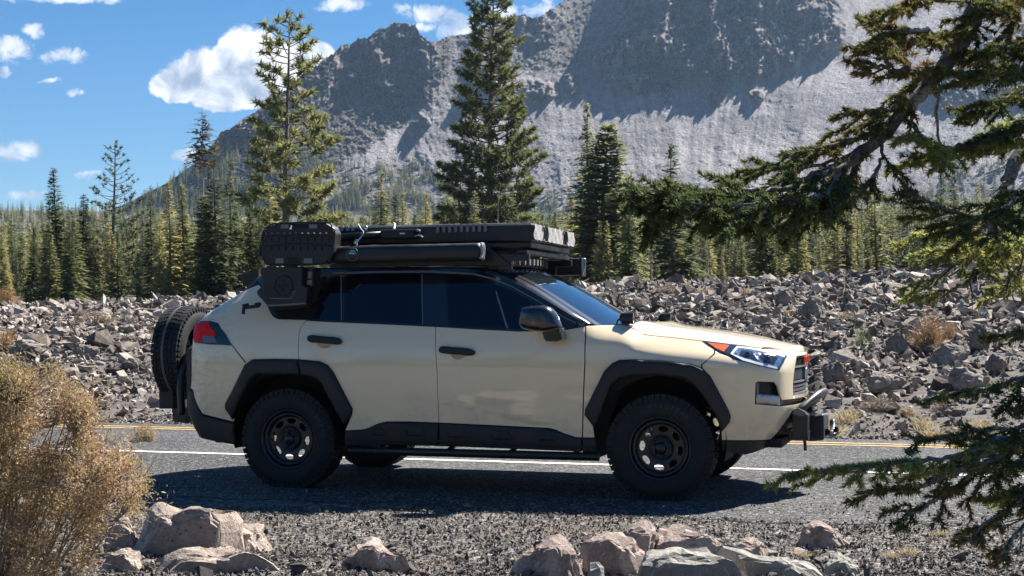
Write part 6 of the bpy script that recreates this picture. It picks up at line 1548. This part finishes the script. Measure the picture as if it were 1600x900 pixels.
field_plant('brown', 1478, 642, 44, 24, 'pale dried bush on the bank behind the drooping branch')
field_plant('yellow', 1418, 652, 34, 18, 'small yellow-brown bush on the bank above the yellow line')
field_plant('yellow', 225, 905, 50, 44, 'small yellow shrub at the foot of the broad low boulder')
field_plant('orange', 12, 470, 44, 34, 'orange-brown shrub at the left edge below the forest')
rg = np.random.RandomState(5)
for k in range(46):
    u_g = rg.uniform(-3.5, 5.2); v_g = 4.95+abs(rg.normal(0, .45)); x, y = uv2w(u_g, v_g); s = rg.uniform(.10, .24)
    o = link('grass_tuft', GB[k % 3], loc=(x, y, float(Hg(x, y)))); o.scale = (s*1.5, s*1.5, s); o.rotation_euler = (0, 0, rg.uniform(0, 6)); tag(o, 'tuft of dry straw-coloured grass along the far road edge', 'grass', 'dry grass tufts along the far road edge')
for k, (px, py, s) in enumerate([(1420, 868, .06), (1392, 872, .05), (1258, 868, .04), (1310, 878, .05), (1470, 838, .05), (575, 852, .04)]):
    z = HC*F/(py-HY); x = (px-800)/F*z; o = link('grass_tuft', GB[k % 3], loc=(x, z, float(Hg(x, z)))); o.scale = (s*2, s*2, s); tag(o, 'tiny dry grass tuft growing out of the near gravel', 'grass', 'grass tufts in the near gravel')
o = blade_mesh(3, 10, M_straw)
# ---- near fir on the right: boughs reach into the picture
M_needle = foliage_mat('fir_bough_needles', [(0.30, (0.052, 0.078, 0.034)), (0.46, (0.095, 0.125, 0.045)), (0.58, (0.17, 0.17, 0.055)), (0.66, (0.27, 0.15, 0.06))], 0.40, 0.0)
M_needle_y = foliage_mat('sunlit_fir_needles', [(0.30, (0.13, 0.18, 0.06)), (0.48, (0.28, 0.31, 0.10)), (0.60, (0.46, 0.40, 0.13)), (0.70, (0.42, 0.22, 0.09))], 0.62, 0.0)  # paler lit copy of the bough needles, sunlight put into the colour
M_lichen = rock_mat('lichened_bark', [(0.3, (0.05, 0.045, 0.04)), (0.5, (0.16, 0.15, 0.14)), (0.6, (0.42, 0.42, 0.40))], 12, False, 0.0)
FT = empty('near_fir', (2.35, 4.9, 0.0)); tag(FT, 'fir tree at the right edge whose lichened boughs hang into the picture', 'tree'); FO = np.array((2.35, 4.9, 0.0))
A_ = Acc(); A_.tube([(0.01*k % .03, 0, k*.8-.2) for k in range(11)], [.16*(1-k*.07) for k in range(11)], 12); link('trunk', A_.mesh('trunk', M_lichen, True), FT)
def needles_along(P, rg_, dens_=900, ln=.019, T=None, w=.0021, flat_up=.45):
    """needle blades all round a twig"""
    P = np.asarray(P, float); seg = np.diff(P, axis=0); L = np.linalg.norm(seg, axis=1); k = max(4, int(L.sum()*dens_)); s = rg_.uniform(0, 1, k)**.9*L.sum(); cum = np.r_[0, np.cumsum(L)]
    i = np.clip(np.searchsorted(cum, s)-1, 0, len(L)-1); f = (s-cum[i])/L[i]; p = P[i]+seg[i]*f[:, None]; d = seg[i]/L[i][:, None]
    r = rg_.normal(size=(k, 3)); r[:, 2] = r[:, 2]+flat_up; r -= d*np.sum(r*d, 1)[:, None]; r /= np.linalg.norm(r, axis=1)[:, None]+1e-9
    q = d*.7+r*.8; q /= np.linalg.norm(q, axis=1)[:, None]; l = ln*rg_.uniform(.75, 1.2, (k, 1)); wv = np.cross(q, rg_.normal(size=(k, 3))); wv /= np.linalg.norm(wv, axis=1)[:, None]; wv *= w
    T.append(np.stack([p-wv, p+q*l, p+wv], 1))
def bough(path, r0, r1, foliage, seed, mat=None, down=.25, tw=.20, step=.045, bark=None, start=0.15, dens_=1150, side_px=None):
    """path: (px, py, z) along the limb; twigs leave it on both sides and carry needles"""
    rg_ = np.random.RandomState(seed); P = [np.array(PX(*p)) for p in path]; P = np.array(catmull(P, 6)); n = len(P); seg = np.linalg.norm(np.diff(P, axis=0), axis=1); cum = np.r_[0, np.cumsum(seg)]; L = cum[-1]
    A_ = Acc(); A_.tube([p-FO+rg_.normal(size=3)*.004 for p in P], [r0*(1-i/(n-1))+r1*i/(n-1) for i in range(n)], 8); T = []; k = 0; s = L*start
    while s < L:
        i = min(n-2, int(np.searchsorted(cum, s)-1)); f = (s-cum[i])/seg[i]; p = P[i]+(P[i+1]-P[i])*f; d = (P[i+1]-P[i])/seg[i]; sd = np.cross(d, (0, 0, 1)); sd /= np.linalg.norm(sd)+1e-9
        sg = 1 if k % 2 else -1; taper = min(1, (L-s)/L*2.2+.35); l = tw*taper*rg_.uniform(.55, 1.25)
        q = d*rg_.uniform(.6, 1.1)+sd*sg*rg_.uniform(.2, .8)+np.array((0, 0, -down*rg_.uniform(-.3, 1.25)+rg_.uniform(-.10, .15))); q /= np.linalg.norm(q)
        pts_ = [p, p+q*l*.5+np.array((0, 0, -.010)), p+q*l+np.array((0, 0, .004))]; A_.tube([x_-FO for x_ in pts_], [.0035, .0025, .0012], 4)
        if rg_.uniform() < foliage:
            tp_ = np.array(pts_)-FO; needles_along(tp_, rg_, dens_, T=T)
            for j in range(2+int(l/.06)):
                t_ = rg_.uniform(.15, .95); b0 = pts_[0]+(pts_[2]-pts_[0])*t_; s2 = np.cross(q, (0, 0, 1)); s2 /= np.linalg.norm(s2)+1e-9
                qq = q*.75+s2*(1 if j % 2 else -1)*rg_.uniform(.4, .8)+np.array((0, 0, rg_.uniform(-.35, .15))); qq /= np.linalg.norm(qq); l2 = l*rg_.uniform(.28, .5)*(1.1-t_*.5)
                tp_ = np.array([b0, b0+qq*l2*.5, b0+qq*l2+np.array((0, 0, -.008))])-FO; A_.tube(tp_, [.002, .0016, .001], 3); needles_along(tp_, rg_, dens_, T=T)
        else:
            for j in range(2):
                qq = q+rg_.normal(size=3)*.5; qq /= np.linalg.norm(qq); A_.tube([pts_[1]-FO, pts_[1]+qq*l*.6-FO], [.002, .0008], 3)
        s += step*rg_.uniform(.6, 1.4); k += 1
    if foliage > .5: needles_along(P[int(n*.7):]-FO, rg_, dens_*1.3, T=T)
    o = link('bough', A_.mesh('bough', bark or M_lichen, True), FT)
    if T:
        V_ = np.concatenate(T).reshape(-1, 3); nd = link('needles', npmesh('needles', V_, np.arange(len(V_)).reshape(-1, 3), mat or M_needle), o); nd['kind'] = 'stuff'
    return o
# the lichened main limb coming down from the upper right
bough([(1800, -420, 4.7), (1620, -160, 4.5), (1545, -20, 4.4), (1508, 55, 4.35), (1468, 115, 4.3), (1420, 165, 4.25), (1375, 215, 4.2), (1330, 250, 4.15), (1280, 272, 4.1)], .038, .010, .85, 1, step=.055, tw=.13, start=.32, down=.1)
# boughs leaving it to the left
B_ = bough
B_([(1300, 262, 4.12), (1240, 290, 4.05), (1170, 298, 4.0), (1080, 297, 3.95), (975, 300, 3.9)], .010, .003, 1, 2, down=.95, tw=.17, step=.019, start=.0)
B_([(1320, 255, 4.12), (1290, 300, 3.98), (1230, 318, 3.9), (1150, 322, 3.85), (1060, 318, 3.8)], .008, .002, 1, 3, down=.9, tw=.16, step=.020, start=.05)
B_([(1350, 236, 4.2), (1320, 290, 4.25), (1270, 325, 4.2), (1210, 345, 4.2), (1150, 345, 4.2)], .008, .002, .95, 4, down=.9, tw=.16, step=.022, start=.05)
B_([(1400, 190, 4.25), (1340, 215, 4.2), (1280, 232, 4.15), (1225, 245, 4.1)], .008, .003, 1, 5, down=.3, tw=.14, step=.032, start=.1)
B_([(1400, 190, 4.25), (1330, 240, 4.3), (1260, 260, 4.3), (1150, 268, 4.3)], .008, .003, 1, 15, down=.5, tw=.12, step=.034, start=.15)
B_([(1440, 150, 4.3), (1390, 170, 4.2), (1350, 175, 4.15), (1318, 172, 4.1)], .008, .003, 1, 6, down=.4, tw=.12, step=.034, start=.1)
B_([(1470, 110, 4.3), (1420, 112, 4.2), (1380, 105, 4.15), (1340, 95, 4.1)], .009, .003, 1, 7, down=.35, tw=.15, step=.030, start=.1)
B_([(1500, 60, 4.35), (1450, 50, 4.2), (1400, 48, 4.15), (1352, 70, 4.1)], .009, .003, 1, 8, down=.35, tw=.16, step=.030, start=.08)
B_([(1530, 10, 4.4), (1490, -10, 4.3), (1440, -5, 4.2), (1385, 20, 4.1)], .009, .003, 1, 9, down=.35, tw=.16, step=.030, start=.08)
B_([(1450, 140, 4.3), (1420, 100, 4.4), (1390, 80, 4.45), (1365, 30, 4.5)], .008, .003, .9, 19, down=.2, tw=.15, step=.032, start=.1)
B_([(1420, 168, 4.25), (1430, 200, 4.2), (1440, 215, 4.1), (1455, 222, 4.05)], .006, .002, .9, 10, M_needle_y, down=.4, tw=.13, step=.034, start=.0)
B_([(1380, 212, 4.2), (1375, 260, 4.15), (1340, 300, 4.1), (1300, 330, 4.1)], .006, .002, .75, 11, down=.6, tw=.13, step=.038, start=.2)
B_([(1459, 130, 4.3), (1464, 180, 4.3), (1470, 240, 4.3), (1467, 280, 4.28)], .006, .002, 0, 12, tw=.05, step=.2, start=.3)
B_([(1200, 292, 4.05), (1130, 305, 3.95), (1060, 306, 3.9), (990, 303, 3.88)], .005, .002, 1, 20, down=1.0, tw=.15, step=.016, start=.0)
B_([(1180, 300, 4.1), (1110, 318, 4.0), (1050, 322, 3.95), (1010, 318, 3.9)], .005, .002, 1, 21, down=1.0, tw=.13, step=.018, start=.0)
# boughs coming in from the right edge, upper half
for i, (p, m_, dn) in enumerate([
    ([(1720, -80, 4.6), (1640, -30, 4.5), (1570, 0, 4.4), (1520, 25, 4.3)], None, .3), ([(1740, 20, 4.6), (1660, 50, 4.5), (1590, 70, 4.4), (1510, 95, 4.3)], None, .3),
    ([(1740, 60, 4.4), (1660, 90, 4.3), (1580, 105, 4.2), (1490, 118, 4.1)], None, .35), ([(1750, 90, 4.7), (1660, 130, 4.6), (1590, 150, 4.5), (1520, 165, 4.4)], None, .35),
    ([(1760, 140, 4.5), (1680, 175, 4.4), (1600, 195, 4.3), (1510, 225, 4.2)], None, .35),     ([(1620, 225, 4.5), (1540, 225, 4.3), (1480, 232, 4.2), (1428, 250, 4.1)], M_needle_y, .3),
    ([(1700, 270, 4.4), (1600, 310, 4.3), (1520, 340, 4.2), (1410, 298, 4.1)], None, .3), ([(1690, 300, 4.7), (1620, 340, 4.6), (1560, 370, 4.5), (1480, 390, 4.4)], M_needle_y, .4),
    ([(1640, -60, 4.7), (1600, -10, 4.7), (1580, 40, 4.7), (1560, 60, 4.7)], None, .3), ([(1700, 140, 5.0), (1640, 170, 5.0), (1590, 190, 5.0), (1550, 200, 5.0)], M_needle_y, .3)]):
    B_(p, .012, .003, 1, 30+i, m_, down=dn, tw=.18, step=.034, start=.1)
# dark hanging limb and its lit sprays in the middle right
B_([(1760, 60, 5.0), (1640, 190, 4.9), (1588, 250, 4.8), (1560, 320, 4.75), (1545, 390, 4.7), (1520, 440, 4.7)], .034, .008, .2, 50, step=.07, tw=.16, start=.4)
for i, p in enumerate([[(1570, 300, 4.8), (1520, 330, 4.7), (1460, 350, 4.6), (1402, 395, 4.5)], [(1558, 340, 4.8), (1510, 375, 4.7), (1470, 385, 4.65), (1420, 402, 4.6)],
                       [(1550, 370, 4.8), (1500, 410, 4.7), (1460, 430, 4.65), (1405, 455, 4.6)], [(1545, 395, 4.8), (1520, 430, 4.7), (1490, 450, 4.65), (1445, 462, 4.6)],
                       [(1560, 330, 4.8), (1590, 370, 4.7), (1600, 400, 4.65), (1610, 430, 4.6)], [(1550, 360, 4.8), (1570, 410, 4.7), (1580, 440, 4.65), (1575, 462, 4.6)],
                       [(1700, 330, 4.9), (1640, 370, 4.8), (1600, 390, 4.75), (1530, 398, 4.7)], [(1700, 380, 4.9), (1650, 420, 4.8), (1600, 440, 4.75), (1540, 452, 4.7)]]):
    B_(p, .006, .002, .8, 60+i, M_needle_y, down=.45, tw=.14, step=.055, start=.15, dens_=900)
# lower boughs
for i, (p, m_, dn, st2) in enumerate([
    ([(1780, 460, 4.4), (1700, 500, 4.3), (1620, 520, 4.2), (1535, 528, 4.1)], None, .3, .036),
    ([(1800, 480, 4.4), (1700, 540, 4.3), (1600, 590, 4.2), (1462, 622, 4.05)], None, .3, .034), ([(1800, 540, 4.3), (1720, 590, 4.2), (1640, 620, 4.1), (1590, 640, 4.0)], None, .3, .036),
    ([(1820, 560, 4.3), (1720, 610, 4.2), (1620, 660, 4.1), (1540, 672, 4.0), (1430, 693, 3.9)], None, .35, .034),
    ([(1800, 590, 4.2), (1680, 650, 4.1), (1560, 690, 4.0), (1480, 715, 3.9), (1395, 722, 3.8), (1225, 745, 3.7)], M_needle_y, .4, .026),
    ([(1700, 640, 4.1), (1560, 700, 4.0), (1490, 740, 3.9), (1430, 760, 3.85), (1340, 772, 3.8)], None, .45, .028), ([(1600, 690, 4.0), (1530, 730, 3.95), (1480, 770, 3.9), (1408, 812, 3.8)], None, .4, .032),
    ([(1800, 640, 4.2), (1700, 700, 4.1), (1620, 760, 4.0), (1520, 840, 3.8)], None, .35, .032), ([(1780, 690, 4.2), (1690, 760, 4.1), (1620, 800, 4.0), (1555, 880, 3.8)], None, .4, .034),
    ([(1760, 600, 4.1), (1680, 670, 4.0), (1620, 700, 3.95), (1580, 735, 3.9)], None, .4, .034), ([(1740, 720, 4.3), (1660, 760, 4.2), (1600, 775, 4.1), (1560, 780, 4.0)], M_needle_y, .3, .036)]):
    B_(p, .011, .003, 1 if i != 8 else .5, 80+i, m_, down=dn, tw=.14, step=st2*1.45, start=.1)
# haze: thin mountain air
hz_m = bpy.data.materials.new('thin_air'); hz_m.use_nodes = True; ht = NT(hz_m.node_tree); ht.n.clear()
pv = ht.node('ShaderNodeVolumePrincipled'); pv.inputs['Density'].default_value = 0.00006; pv.inputs['Color'].default_value = (0.45, 0.68, 1.0, 1); pv.inputs['Anisotropy'].default_value = 0.2
ho = ht.node('ShaderNodeOutputMaterial'); ht.put(ho.inputs['Volume'], pv.outputs[0])
hb_ = bpy.data.objects.new('haze', None)
bm = bmesh.new(); bmesh.ops.create_cube(bm, size=1); hm = bpy.data.meshes.new('haze'); bm.to_mesh(hm); bm.free(); hm.materials.append(hz_m)
allz = np.array([o.bound_box for o in [bpy.data.objects['mountain'], bpy.data.objects['ground']]]).reshape(-1, 3); lo, hi = allz.min(0)-(20, 20, 2), allz.max(0)+(20, 20, 6)
hz = link('haze', hm, loc=tuple((lo+hi)/2)); hz.scale = tuple(hi-lo); hz['kind'] = 'stuff'
